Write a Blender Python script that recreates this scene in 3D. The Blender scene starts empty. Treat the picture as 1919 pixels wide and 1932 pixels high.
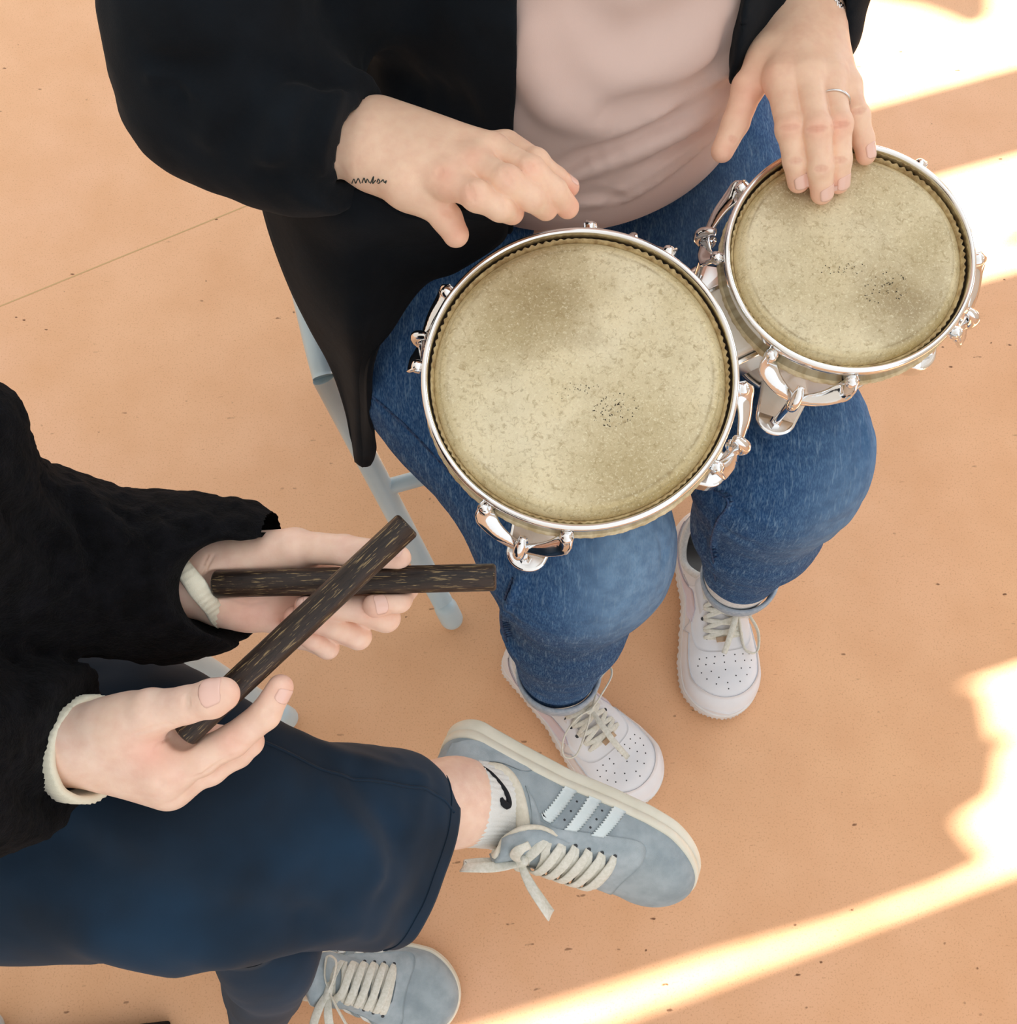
import bpy, math, random
import numpy as np
from mathutils import Vector, Matrix

# ---------------------------------------------------------------- camera, world, sun, exposure
CAM_H, FPX, TILT = 1.42, 1900.0, math.radians(20.0)
ST, CT = math.sin(TILT), math.cos(TILT)
scene = bpy.context.scene
C = scene.collection
cam_data = bpy.data.cameras.new('camera')
cam = bpy.data.objects.new('camera', cam_data)
C.objects.link(cam)
cam.location = (0, 0, CAM_H)
cam.rotation_euler = (TILT, 0, 0)
cam_data.sensor_fit = 'HORIZONTAL'
cam_data.sensor_width = 36.0
cam_data.lens = 36.0 * FPX / 1919.0
cam_data.clip_start = 0.05
scene.camera = cam

vs = scene.view_settings
vs.view_transform = 'Standard'
vs.look = 'None'
vs.exposure = 0.12
vs.gamma = 1.0
vs.use_curve_mapping = False

world = bpy.data.worlds.new('daylit_room')
scene.world = world
world.use_nodes = True
wn = world.node_tree
for n in list(wn.nodes):
    wn.nodes.remove(n)
w_out = wn.nodes.new('ShaderNodeOutputWorld')
w_bg = wn.nodes.new('ShaderNodeBackground')
w_tc = wn.nodes.new('ShaderNodeTexCoord')
w_map = wn.nodes.new('ShaderNodeMapping')
w_map.inputs['Rotation'].default_value = (0, 0, math.radians(-15))
w_sep = wn.nodes.new('ShaderNodeSeparateXYZ')
w_ramp = wn.nodes.new('ShaderNodeValToRGB')
w_add = wn.nodes.new('ShaderNodeMath')
w_add.operation = 'MULTIPLY_ADD'
w_add.inputs[1].default_value = 0.5
w_add.inputs[2].default_value = 0.5
cr = w_ramp.color_ramp
cr.interpolation = 'EASE'
cr.elements[0].position = 0.0
cr.elements[0].color = (0.62, 0.55, 0.47, 1)
cr.elements[1].position = 1.0
cr.elements[1].color = (2.5, 3.2, 3.9, 1)
e = cr.elements.new(0.55)
e.color = (0.86, 0.86, 0.86, 1)
e = cr.elements.new(0.78)
e.color = (1.15, 1.3, 1.45, 1)
wn.links.new(w_tc.outputs['Generated'], w_map.inputs['Vector'])
wn.links.new(w_map.outputs['Vector'], w_sep.inputs[0])
wn.links.new(w_sep.outputs['X'], w_add.inputs[0])
wn.links.new(w_add.outputs[0], w_ramp.inputs['Fac'])
wn.links.new(w_ramp.outputs['Color'], w_bg.inputs['Color'])
w_bg.inputs['Strength'].default_value = 1.22
wn.links.new(w_bg.outputs[0], w_out.inputs['Surface'])

SUN_AZ = math.radians(18.0)      # direction towards the sun, measured from +X
SUN_EL = math.radians(33.0)
sun_data = bpy.data.lights.new('sun', 'SUN')
sun_data.energy = 26.0
sun_data.color = (1.0, 0.95, 0.86)
sun_data.angle = math.radians(0.7)
sun = bpy.data.objects.new('sun', sun_data)
C.objects.link(sun)
LDIR = Vector((math.cos(SUN_EL) * math.cos(SUN_AZ), math.cos(SUN_EL) * math.sin(SUN_AZ), math.sin(SUN_EL)))
sun.location = LDIR * 6
sun.rotation_euler = LDIR.to_track_quat('Z', 'Y').to_euler()

# ---------------------------------------------------------------- geometry helpers
A3 = lambda *v: np.array(v, dtype=float)

def ray(px, py):
    u = (px - 959.5) / FPX
    v = (966.0 - py) / FPX
    return A3(u, v * CT + ST, v * ST - CT)

def P(px, py, z):
    """World point at height z seen at pixel (px, py) of the photograph."""
    r = ray(px, py)
    t = (z - CAM_H) / r[2]
    return A3(0, 0, CAM_H) + r * t

def unit(v):
    v = np.asarray(v, float)
    return v / max(1e-12, np.linalg.norm(v))

def mesh_obj(name, verts, faces, mat, parent=None, smooth=True, cols=None):
    me = bpy.data.meshes.new(name)
    V = np.asarray(verts, dtype=np.float32)
    if isinstance(faces, np.ndarray) and faces.ndim == 2:
        nf, k = faces.shape
        me.vertices.add(len(V))
        me.vertices.foreach_set('co', V.ravel())
        me.loops.add(nf * k)
        me.loops.foreach_set('vertex_index', faces.astype(np.int32).ravel())
        me.polygons.add(nf)
        me.polygons.foreach_set('loop_start', np.arange(0, nf * k, k, dtype=np.int32))
        me.update(calc_edges=True)
        me.validate()
    else:
        me.from_pydata([tuple(float(c) for c in v) for v in V], [], [tuple(int(i) for i in f) for f in faces])
        me.update()
    if smooth:
        me.polygons.foreach_set('use_smooth', np.ones(len(me.polygons), dtype=bool))
    if cols is not None:
        at = me.color_attributes.new('Col', 'FLOAT_COLOR', 'POINT')
        c4 = np.ones((len(V), 4), dtype=np.float32)
        c4[:, :3] = cols
        at.data.foreach_set('color', c4.ravel())
    if mat is not None:
        me.materials.append(mat)
    o = bpy.data.objects.new(name, me)
    C.objects.link(o)
    if parent is not None:
        o.parent = parent
        o.matrix_parent_inverse = WM.get(parent.name, Matrix.Identity(4)).inverted()
    WM[o.name] = Matrix.Identity(4)
    return o

WM = {}

def thing(name, label, cat, loc, group=None):
    o = bpy.data.objects.new(name, None)
    o.empty_display_size = 0.05
    C.objects.link(o)
    o.location = tuple(float(c) for c in loc)
    WM[o.name] = Matrix.Translation(Vector(o.location))
    o['label'] = label
    o['category'] = cat
    if group:
        o['group'] = group
    return o

def tag(o, label, cat, group=None):
    o['label'] = label
    o['category'] = cat
    if group:
        o['group'] = group
    return o

class MB:
    """Collects vertices and faces of one mesh."""
    def __init__(s):
        s.v, s.f = [], []
    def add(s, V, Fc):
        b = len(s.v)
        s.v.extend([tuple(map(float, q)) for q in V])
        s.f.extend([tuple(int(i) + b for i in q) for q in Fc])
        return s
    def xf(s, M, start=0):
        M = np.asarray(M)
        for i in range(start, len(s.v)):
            q = M[:3, :3] @ np.array(s.v[i]) + M[:3, 3]
            s.v[i] = tuple(q)
        return s
    def out(s, name, mat, parent=None, smooth=True, M=None, solid=None, bevel=None, sub=None):
        V = np.array(s.v)
        if M is not None:
            V = V @ np.asarray(M)[:3, :3].T + np.asarray(M)[:3, 3]
        o = mesh_obj(name, V, s.f, mat, parent, smooth)
        if solid:
            m = o.modifiers.new('solid', 'SOLIDIFY')
            m.thickness = solid
            m.offset = -1
        if bevel:
            m = o.modifiers.new('bevel', 'BEVEL')
            m.width = bevel
            m.segments = 3
            m.limit_method = 'ANGLE'
        if sub:
            m = o.modifiers.new('sub', 'SUBSURF')
            m.levels = m.render_levels = sub
        return o

def basis(axis, hint=(0, 0, 1)):
    a = unit(axis)
    h = np.asarray(hint, float)
    if abs(np.dot(a, unit(h))) > 0.97:
        h = A3(1, 0, 0) if abs(a[0]) < 0.9 else A3(0, 1, 0)
    x = unit(np.cross(h, a))
    y = np.cross(a, x)
    return x, y, a

def crom(pts, n):
    """Catmull-Rom resample to n points."""
    p = np.asarray(pts, float)
    k = len(p)
    if k == 2:
        t = np.linspace(0, 1, n)[:, None]
        return p[0] * (1 - t) + p[1] * t
    q = np.vstack([2 * p[0] - p[1], p, 2 * p[-1] - p[-2]])
    u = np.linspace(0, k - 1, n)
    i = np.clip(u.astype(int), 0, k - 2)
    t = (u - i)[:, None]
    a, b, c, d = q[i], q[i + 1], q[i + 2], q[i + 3]
    return 0.5 * (2 * b + (c - a) * t + (2 * a - 5 * b + 4 * c - d) * t ** 2 + (3 * b - a - 3 * c + d) * t ** 3)

def grid_faces(nu, nv, wrap_u=False, wrap_v=False, off=0):
    f = []
    for i in range(nu - (0 if wrap_u else 1)):
        for j in range(nv - (0 if wrap_v else 1)):
            i2, j2 = (i + 1) % nu, (j + 1) % nv
            f.append((off + i * nv + j, off + i2 * nv + j, off + i2 * nv + j2, off + i * nv + j2))
    return f

def tube(mb, pts, r, n=12, smooth_n=None, rflat=None, hint=(0, 0, 1), cap=True, taper_end=0):
    """Round (or flattened) tube along pts; r may be a list."""
    p = np.asarray(pts, float)
    rr = np.full(len(p), r, float) if np.isscalar(r) else np.asarray(r, float)
    if smooth_n:
        u = np.linspace(0, len(p) - 1, smooth_n)
        rr = np.interp(u, np.arange(len(p)), rr)
        p = crom(p, smooth_n)
    T = np.gradient(p, axis=0)
    V = []
    x = None
    for i in range(len(p)):
        a = unit(T[i])
        if x is None:
            x, y, _ = basis(a, hint)
        else:
            x = unit(x - a * np.dot(x, a))
            y = np.cross(a, x)
        for j in range(n):
            t = 2 * math.pi * j / n
            V.append(p[i] + x * math.cos(t) * rr[i] + y * math.sin(t) * rr[i] * (rflat or 1))
    F = grid_faces(len(p), n, wrap_v=True)
    if cap:
        F.append(tuple(range(n))[::-1])
        F.append(tuple((len(p) - 1) * n + j for j in range(n)))
    mb.add(V, F)
    return mb

def ball_tube(mb, a, b, r, n=14, k=5):
    """Capsule from a to b."""
    a, b = np.asarray(a, float), np.asarray(b, float)
    d = unit(b - a)
    pts, rr = [], []
    for i in range(k + 1):
        t = math.pi / 2 * i / k
        pts.append(a - d * r * math.cos(t)); rr.append(max(1e-4, r * math.sin(t)))
    for i in range(k + 1):
        t = math.pi / 2 * i / k
        pts.append(b + d * r * math.sin(t)); rr.append(max(1e-4, r * math.cos(t)))
    p = np.array(pts)
    x, y, _ = basis(d)
    V = []
    for q, r_ in zip(p, rr):
        for j in range(n):
            t = 2 * math.pi * j / n
            V.append(q + x * math.cos(t) * r_ + y * math.sin(t) * r_)
    mb.add(V, grid_faces(len(p), n, wrap_v=True) + [tuple(range(n))[::-1], tuple((len(p) - 1) * n + j for j in range(n))])
    return mb

def lathe(mb, prof, n=64, M=None, closed=False):
    """Revolve (r, z) profile about local z."""
    V = []
    for r, z in prof:
        for j in range(n):
            t = 2 * math.pi * j / n
            V.append((r * math.cos(t), r * math.sin(t), z))
    V = np.array(V)
    if M is not None:
        V = V @ np.asarray(M)[:3, :3].T + np.asarray(M)[:3, 3]
    k = len(prof)
    F = []
    for i in range(k - (0 if closed else 1)):
        i2 = (i + 1) % k
        for j in range(n):
            j2 = (j + 1) % n
            F.append((i * n + j, i * n + j2, i2 * n + j2, i2 * n + j))
    mb.add(V, F)
    return mb

def ribbon(mb, pts, side, w, th=0.0014, n=None):
    """Flat lace: pts path, side = width directions (one or per point), rounded edges."""
    p = np.asarray(pts, float)
    s = np.asarray(side, float)
    if s.ndim == 1:
        s = np.repeat(s[None], len(p), 0)
    if n:
        s = crom(s, n)
        p = crom(p, n)
    ww = np.full(len(p), w) if np.isscalar(w) else np.interp(np.linspace(0, 1, len(p)), np.linspace(0, 1, len(w)), w)
    T = np.gradient(p, axis=0)
    V = []
    for i in range(len(p)):
        a = unit(T[i])
        x = unit(s[i] - a * np.dot(s[i], a))
        y = np.cross(a, x)
        h = ww[i] / 2
        for (cx, cy) in ((-1, 0), (-.85, .8), (-.3, 1), (.3, 1), (.85, .8), (1, 0), (.85, -.8), (-.85, -.8)):
            V.append(p[i] + x * cx * h + y * cy * th / 2)
    k = 8
    F = grid_faces(len(p), k, wrap_v=True) + [tuple(range(k))[::-1], tuple((len(p) - 1) * k + j for j in range(k))]
    mb.add(V, F)
    return mb

def box(mb, c, ax, ay, az):
    c, ax, ay, az = (np.asarray(q, float) for q in (c, ax, ay, az))
    V = [c + sx * ax + sy * ay + sz * az for sz in (-1, 1) for sy in (-1, 1) for sx in (-1, 1)]
    F = [(0, 2, 3, 1), (4, 5, 7, 6), (0, 1, 5, 4), (2, 6, 7, 3), (0, 4, 6, 2), (1, 3, 7, 5)]
    mb.add(V, F)
    return mb

def torus(mb, c, axis, R1, R2, r, n=40, m=10, xdir=None, rr=None):
    x, y, a = basis(axis) if xdir is None else (unit(xdir - unit(axis) * np.dot(xdir, unit(axis))), None, unit(axis))
    if y is None:
        y = np.cross(a, x)
    V = []
    for i in range(n):
        t = 2 * math.pi * i / n
        rad = x * math.cos(t) * R1 + y * math.sin(t) * R2
        d = unit(rad)
        for j in range(m):
            q = 2 * math.pi * j / m
            V.append(np.asarray(c) + rad + d * r * math.cos(q) + a * (rr or r) * math.sin(q))
    mb.add(V, grid_faces(n, m, True, True))
    return mb

# ---------------------------------------------------------------- signed distance modelling
def _h(ix, iy, iz):
    n = (ix * 73856093) ^ (iy * 19349663) ^ (iz * 83492791)
    n = (n ^ (n >> 13)) * 1274126177
    return ((n ^ (n >> 16)) & 0xffff) / 65535.0

def vnoise(p, s):
    q = p / s
    i = np.floor(q).astype(np.int64)
    f = q - i
    f = f * f * (3 - 2 * f)
    r = 0
    for dx in (0, 1):
        wx = f[:, 0] if dx else 1 - f[:, 0]
        for dy in (0, 1):
            wy = f[:, 1] if dy else 1 - f[:, 1]
            for dz in (0, 1):
                wz = f[:, 2] if dz else 1 - f[:, 2]
                r = r + wx * wy * wz * _h(i[:, 0] + dx, i[:, 1] + dy, i[:, 2] + dz)
    return r * 2 - 1

def smin(a, b, k):
    if k <= 0:
        return np.minimum(a, b)
    h = np.maximum(k - np.abs(a - b), 0) / k
    return np.minimum(a, b) - h * h * k * 0.25

def smax(a, b, k):
    return -smin(-a, -b, k)

def rc(a, b, ra, rb=None, n=None, s=1.0):
    """Capsule with linearly changing radius, optionally flattened by s along n."""
    a, b = np.asarray(a, float), np.asarray(b, float)
    rb = ra if rb is None else rb
    ba = b - a
    L2 = max(1e-12, float(ba @ ba))
    def f(p):
        q = p - a
        if n is not None:
            nn = unit(n)
            bb = ba + nn * (ba @ nn) * (s - 1)
            q = q + np.outer(q @ nn, nn) * (s - 1)
            l2 = max(1e-12, float(bb @ bb))
        else:
            bb, l2 = ba, L2
        h = np.clip(q @ bb / l2, 0, 1)
        d = q - h[:, None] * bb
        return np.sqrt((d * d).sum(1)) - (ra + (rb - ra) * h)
    return f

def chain(pts, rs, k=0.01, n=None, s=1.0):
    fs = [rc(pts[i], pts[i + 1], rs[i], rs[i + 1], n, s) for i in range(len(pts) - 1)]
    return U(fs, k)

def ell(c, r, R=None):
    c, r = np.asarray(c, float), np.asarray(r, float)
    def f(p):
        q = p - c
        if R is not None:
            q = q @ R
        k0 = np.sqrt(((q / r) ** 2).sum(1))
        k1 = np.sqrt(((q / (r * r)) ** 2).sum(1)) + 1e-9
        return k0 * (k0 - 1) / k1
    return f

def U(fs, k=0.01):
    def f(p):
        d = fs[0](p)
        for g in fs[1:]:
            d = smin(d, g(p), k)
        return d
    return f

def SUB(a, b, k=0.002):
    return lambda p: smax(a(p), -b(p), k)

def INT(a, b, k=0.002):
    return lambda p: smax(a(p), b(p), k)

def OFF(a, t):
    return lambda p: a(p) - t

def plane(c, n):
    c, n = np.asarray(c, float), unit(n)
    return lambda p: (p - c) @ n

def hit(f, px, py, t0=0.25, t1=2.2):
    r = unit(ray(px, py))
    t = t0
    o = A3(0, 0, CAM_H)
    for _ in range(160):
        d = float(f((o + r * t)[None])[0])
        if d < 0.0003:
            break
        t += max(0.0004, d * 0.6)
        if t > t1:
            return None
    return o + r * t

def hits(f, pts, lift=0.0):
    out = []
    for px, py in pts:
        h = hit(f, px, py)
        if h is not None:
            out.append(h - unit(ray(px, py)) * lift)
    return out

def fold(f, pts, r, k=None, lift=0.0, sub=False):
    """Ridge (or groove) running over the surface of f through photograph pixels."""
    h = hits(f, pts, lift)
    if len(h) < 2:
        return f
    rs = [r * (0.45 if i in (0, len(h) - 1) else 1) for i in range(len(h))]
    h2 = crom(h, max(len(h) * 3 - 2, 2))
    rs2 = np.interp(np.linspace(0, len(h) - 1, len(h2)), np.arange(len(h)), rs)
    c = chain(h2, rs2, r * 0.5)
    k = k or r * 1.6
    return (lambda p: smax(f(p), -c(p), k)) if sub else (lambda p: smin(f(p), c(p), k))

def surf(f, lo, hi, h, newton=1):
    """Surface nets over the box lo..hi with cell size h, evaluated only near the surface."""
    lo, hi = np.asarray(lo, float), np.asarray(hi, float)
    B = 8
    nb = np.ceil((hi - lo) / (h * B)).astype(int)
    N = nb * B + 1
    cx = [lo[a] + (np.arange(nb[a]) * B + B / 2) * h for a in range(3)]
    G = np.stack(np.meshgrid(*cx, indexing='ij'), -1).reshape(-1, 3)
    D = np.concatenate([f(G[i:i + 200000]) for i in range(0, len(G), 200000)])
    keep = np.abs(D) < h * B * 0.87 * 1.35 + 0.006
    V = np.repeat(np.repeat(np.repeat(np.sign(D).reshape(nb), B, 0), B, 1), B, 2).astype(np.float32)
    V = np.pad(V, ((0, 1), (0, 1), (0, 1)), mode='edge')
    idx = np.argwhere(keep.reshape(nb))
    loc = np.stack(np.meshgrid(*([np.arange(B + 1)] * 3), indexing='ij'), -1).reshape(-1, 3)
    CH = 400
    for s in range(0, len(idx), CH):
        gi = (idx[s:s + CH, None, :] * B + loc[None]).reshape(-1, 3)
        V[gi[:, 0], gi[:, 1], gi[:, 2]] = f(lo + gi * h)
    ins = V < 0
    c = np.zeros(tuple(N - 1), np.int8)
    offs = [(a, b, d) for a in (0, 1) for b in (0, 1) for d in (0, 1)]
    for a, b, d in offs:
        c += ins[a:N[0] - 1 + a, b:N[1] - 1 + b, d:N[2] - 1 + d]
    act = np.argwhere((c > 0) & (c < 8))
    vid = np.full(tuple(N - 1), -1, np.int64)
    vid[act[:, 0], act[:, 1], act[:, 2]] = np.arange(len(act))
    val = np.stack([V[act[:, 0] + a, act[:, 1] + b, act[:, 2] + d] for a, b, d in offs], 1)
    off = np.array(offs)
    acc = np.zeros((len(act), 3)); cnt = np.zeros(len(act))
    for i in range(8):
        for j in range(i + 1, 8):
            if np.abs(off[i] - off[j]).sum() == 1:
                vi, vj = val[:, i], val[:, j]
                m = (vi < 0) != (vj < 0)
                t = np.where(m, vi / np.where(m, vi - vj, 1), 0)
                acc += np.where(m[:, None], off[i] + t[:, None] * (off[j] - off[i]), 0)
                cnt += m
    vert = lo + (act + acc / cnt[:, None]) * h
    quads = []
    for ax in range(3):
        b, d = (ax + 1) % 3, (ax + 2) % 3
        sl0 = [slice(None)] * 3; sl1 = [slice(None)] * 3
        sl0[ax] = slice(0, N[ax] - 1); sl1[ax] = slice(1, N[ax])
        ch = ins[tuple(sl0)] != ins[tuple(sl1)]
        e = np.argwhere(ch)
        e = e[(e[:, b] > 0) & (e[:, d] > 0) & (e[:, b] < N[b] - 1) & (e[:, d] < N[d] - 1)]
        flip = ins[tuple(sl0)][e[:, 0], e[:, 1], e[:, 2]]
        def cell(db, dd):
            q = e.copy(); q[:, b] -= db; q[:, d] -= dd
            return vid[q[:, 0], q[:, 1], q[:, 2]]
        q = np.stack([cell(1, 1), cell(0, 1), cell(0, 0), cell(1, 0)], 1)
        q[~flip] = q[~flip][:, ::-1]
        quads.append(q)
    quads = np.vstack(quads)
    quads = quads[(quads >= 0).all(1)]
    for _ in range(newton):
        for s in range(0, len(vert), 200000):
            p = vert[s:s + 200000]
            e_ = h * 0.35
            d0 = f(p)
            g = np.stack([(f(p + np.eye(3)[a] * e_) - f(p - np.eye(3)[a] * e_)) / (2 * e_) for a in range(3)], 1)
            gl = np.maximum((g * g).sum(1), 0.25)
            st = np.clip(d0 / gl, -h, h)
            vert[s:s + 200000] = p - g * st[:, None] * 0.8
    return vert, quads

def merge(parts):
    V, Q, b = [], [], 0
    for v, q in parts:
        V.append(v); Q.append(q + b); b += len(v)
    return np.vstack(V), np.vstack(Q)

def bbj(m, *fingers):
    return bb([q for f_ in fingers for q in (f_[0] if isinstance(f_, tuple) else [f_])], m)

def bb(pts, m):
    p = np.array(pts)
    return p.min(0) - m, p.max(0) + m
# ---------------------------------------------------------------- materials
def srgb(r, g, b):
    f = lambda c: (c / 255 / 12.92) if c / 255 <= 0.04045 else ((c / 255 + 0.055) / 1.055) ** 2.4
    return (f(r), f(g), f(b), 1)

class Mat:
    def __init__(s, name, col, rough=0.6, metal=0.0, spec=0.5, **kw):
        s.m = bpy.data.materials.new(name)
        s.m.use_nodes = True
        s.nt = s.m.node_tree
        s.b = s.nt.nodes['Principled BSDF']
        s.b.inputs['Base Color'].default_value = col
        s.b.inputs['Roughness'].default_value = rough
        s.b.inputs['Metallic'].default_value = metal
        s.b.inputs['Specular IOR Level'].default_value = spec
        for k, v in kw.items():
            s.b.inputs[k.replace('_', ' ')].default_value = v
        s.tc = s.nt.nodes.new('ShaderNodeTexCoord')
        s.col = None
        s.nrm = None
        s.base = col
    def N(s, t, **kw):
        n = s.nt.nodes.new(t)
        for k, v in kw.items():
            if hasattr(n, k):
                setattr(n, k, v)
            else:
                n.inputs[k.replace('_', ' ')].default_value = v
        return n
    def L(s, a, b):
        s.nt.links.new(a, b)
    def vec(s, scale=(1, 1, 1), rot=(0, 0, 0)):
        m = s.N('ShaderNodeMapping')
        m.inputs['Scale'].default_value = scale
        m.inputs['Rotation'].default_value = rot
        s.L(s.tc.outputs['Object'], m.inputs['Vector'])
        return m.outputs[0]
    def noise(s, scale, vec=None, detail=3, rough=0.55, dist=0.0):
        n = s.N('ShaderNodeTexNoise', Scale=scale, Detail=detail, Roughness=rough, Distortion=dist)
        s.L(vec if vec is not None else s.tc.outputs['Object'], n.inputs['Vector'])
        return n.outputs['Fac']
    def ramp(s, fac, stops, interp='LINEAR'):
        r = s.N('ShaderNodeValToRGB')
        c = r.color_ramp
        c.interpolation = interp
        while len(c.elements) > len(stops):
            c.elements.remove(c.elements[-1])
        while len(c.elements) < len(stops):
            c.elements.new(1.0)
        for el, (p, q) in zip(c.elements, stops):
            el.position = p
            el.color = q if len(q) == 4 else tuple(q) + (1,)
        s.L(fac, r.inputs['Fac'])
        return r.outputs['Color']
    def mix(s, fac, a, b, blend='MIX'):
        m = s.N('ShaderNodeMix')
        m.data_type = 'RGBA'
        m.blend_type = blend
        for k, v in ((0, fac), (6, a), (7, b)):
            if hasattr(v, 'links') or hasattr(v, 'is_linked'):
                s.L(v, m.inputs[k])
            else:
                m.inputs[k].default_value = v
        return m.outputs[2]
    def color(s, out):
        s.L(out, s.b.inputs['Base Color'])
        s.col = out
        return s
    def attr(s):
        n = s.N('ShaderNodeVertexColor')
        n.layer_name = 'Col'
        return n.outputs['Color']
    def bump(s, h, strength=0.3, dist=0.001):
        n = s.N('ShaderNodeBump')
        n.inputs['Strength'].default_value = strength
        n.inputs['Distance'].default_value = dist
        s.L(h, n.inputs['Height'])
        if s.nrm is not None:
            s.L(s.nrm, n.inputs['Normal'])
        s.nrm = n.outputs[0]
        s.L(s.nrm, s.b.inputs['Normal'])
        return s

def two(name, c1, c2, scale, rough=0.6, b=None, bs=None, bd=0.001, lo=0.35, hi=0.65, vec=None, **kw):
    m = Mat(name, c1, rough, **kw)
    v = m.vec(*vec) if vec else None
    m.color(m.ramp(m.noise(scale, v), [(lo, c1), (hi, c2)]))
    if b:
        m.bump(m.noise(bs or scale * 3, v), b, bd)
    return m.m

# floor: speckled sheet linoleum
FM = Mat('speckled_linoleum', srgb(228, 176, 132), 0.42, spec=0.35)
big = FM.noise(0.9, detail=2)
mid = FM.noise(9.0, detail=4)
c = FM.ramp(big, [(0.3, srgb(234, 182, 136)), (0.7, srgb(230, 178, 142))])
c = FM.mix(FM.ramp(mid, [(0.35, (0, 0, 0, 1)), (0.75, (1, 1, 1, 1))]), c, srgb(224, 170, 126))
fine = FM.noise(420.0, detail=2)
c = FM.mix(FM.ramp(fine, [(0.56, (0, 0, 0, 1)), (0.68, (.5, .5, .5, 1))]), c, srgb(196, 140, 100))
vo = FM.N('ShaderNodeTexVoronoi', Scale=26.0)
wob = FM.noise(60.0, detail=2)
vv = FM.N('ShaderNodeVectorMath'); vv.operation = 'MULTIPLY_ADD'
FM.L(wob, vv.inputs[0]); vv.inputs[1].default_value = (0.02, 0.02, 0); FM.L(FM.vec((1, 1.9, 1), (0, 0, 0.6)), vv.inputs[2])
FM.L(vv.outputs[0], vo.inputs['Vector'])
sel = FM.ramp(FM.noise(7.0, detail=1), [(0.48, (0, 0, 0, 1)), (0.60, (1, 1, 1, 1))])
dot = FM.ramp(vo.outputs['Distance'], [(0.055, (1, 1, 1, 1)), (0.095, (0, 0, 0, 1))])
dm = FM.mix(1.0, dot, sel, 'MULTIPLY')
c = FM.mix(dm, c, srgb(120, 78, 48))
vo2 = FM.N('ShaderNodeTexVoronoi', Scale=70.0)
FM.L(vv.outputs[0], vo2.inputs['Vector'])
dot2 = FM.ramp(vo2.outputs['Distance'], [(0.04, (.55, .55, .55, 1)), (0.08, (0, 0, 0, 1))])
c = FM.mix(dot2, c, srgb(165, 112, 74))
FM.color(c)
FM.bump(FM.noise(160.0, detail=2), 0.08, 0.001)
M_FLOOR = FM.m

# skin
def skin(name, sss=0.12):
    m = Mat(name, (0.8, 0.55, 0.45, 1), 0.5, spec=0.4)
    c = m.attr()
    mo = m.noise(90, detail=4)
    c = m.mix(m.ramp(mo, [(0.35, (0, 0, 0, 1)), (0.7, (.30, .30, .30, 1))]), c, srgb(214, 150, 126))
    c = m.mix(m.ramp(m.noise(35, detail=2), [(0.4, (0, 0, 0, 1)), (0.7, (.35, .35, .35, 1))]), c, srgb(240, 206, 178))
    m.color(c)
    m.b.inputs['Subsurface Weight'].default_value = sss
    m.b.inputs['Subsurface Radius'].default_value = (0.008, 0.003, 0.0015)
    m.b.inputs['Subsurface Scale'].default_value = 0.6
    m.bump(m.noise(700, detail=2), 0.12, 0.0006)
    m.bump(m.noise(120, detail=3), 0.10, 0.001)
    return m.m
M_SKIN = skin('fair_skin')
M_NAIL = Mat('fingernail_keratin', srgb(240, 198, 182), 0.24, spec=0.55).m
M_INK = Mat('tattoo_ink', srgb(38, 52, 48), 0.6).m

# cloth
def cloth(name, c1, c2, weave=900, rough=0.9, bs=0.35, sheen=0.3, big=14, bigs=0.25):
    m = Mat(name, c1, rough, spec=0.15)
    m.color(m.ramp(m.noise(big, detail=3), [(0.35, c1), (0.7, c2)]))
    m.bump(m.noise(weave, detail=2), bs, 0.0006)
    m.bump(m.noise(big * 2, detail=3), bigs, 0.004)
    m.b.inputs['Sheen Weight'].default_value = sheen
    m.b.inputs['Sheen Roughness'].default_value = 0.6
    return m.m
M_CARDI = cloth('black_knit_cardigan', srgb(11, 15, 20), srgb(17, 24, 31), 1100, sheen=0.03)
M_TSHIRT = cloth('dusty_pink_jersey', srgb(216, 190, 180), srgb(222, 198, 189), 1400, 0.85, 0.2, 0.1, 6, 0.1)
M_TROUSER = cloth('navy_black_crepe', srgb(14, 32, 48), srgb(21, 50, 74), 1600, 0.75, 0.2, 0.06, 8, 0.2)
M_CREAM = cloth('cream_rib_knit', srgb(226, 220, 196), srgb(238, 233, 212), 1500, 0.9, 0.5, 0.2)
M_FLEECE = Mat('black_teddy_fleece', srgb(20, 20, 23), 0.95, spec=0.1)
M_FLEECE.color(M_FLEECE.ramp(M_FLEECE.noise(70, detail=5), [(0.35, srgb(7, 7, 9)), (0.7, srgb(19, 19, 23))]))
M_FLEECE.bump(M_FLEECE.noise(260, detail=5, rough=0.7), 0.9, 0.004)
M_FLEECE.b.inputs['Sheen Weight'].default_value = 0.02
M_FLEECE = M_FLEECE.m

DM = Mat('washed_blue_denim', srgb(52, 88, 128), 0.85, spec=0.15)
dc = DM.attr()
tw = DM.noise(1.0, DM.vec((900, 260, 260), (0, 0, 0.5)), detail=2)
tw2 = DM.noise(1.0, DM.vec((420, 60, 60), (0, 0, 0.2)), detail=3)
dc = DM.mix(DM.ramp(tw, [(0.40, (0, 0, 0, 1)), (0.70, (.65, .65, .65, 1))]), dc, srgb(98, 134, 170))
dc = DM.mix(DM.ramp(tw2, [(0.56, (0, 0, 0, 1)), (0.68, (.5, .5, .5, 1))]), dc, srgb(128, 158, 186))
dc = DM.mix(DM.ramp(DM.noise(70, detail=5), [(0.38, (.3, .3, .3, 1)), (0.60, (0, 0, 0, 1))]), dc, srgb(30, 58, 98))
DM.color(dc)
DM.bump(tw, 0.35, 0.001)
DM.bump(tw2, 0.3, 0.001)
M_DENIM = DM.m
M_DENIM_DARK = two('dark_denim_seam', srgb(22, 40, 72), srgb(52, 82, 122), 300, 0.85, 0.4, 700)
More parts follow.
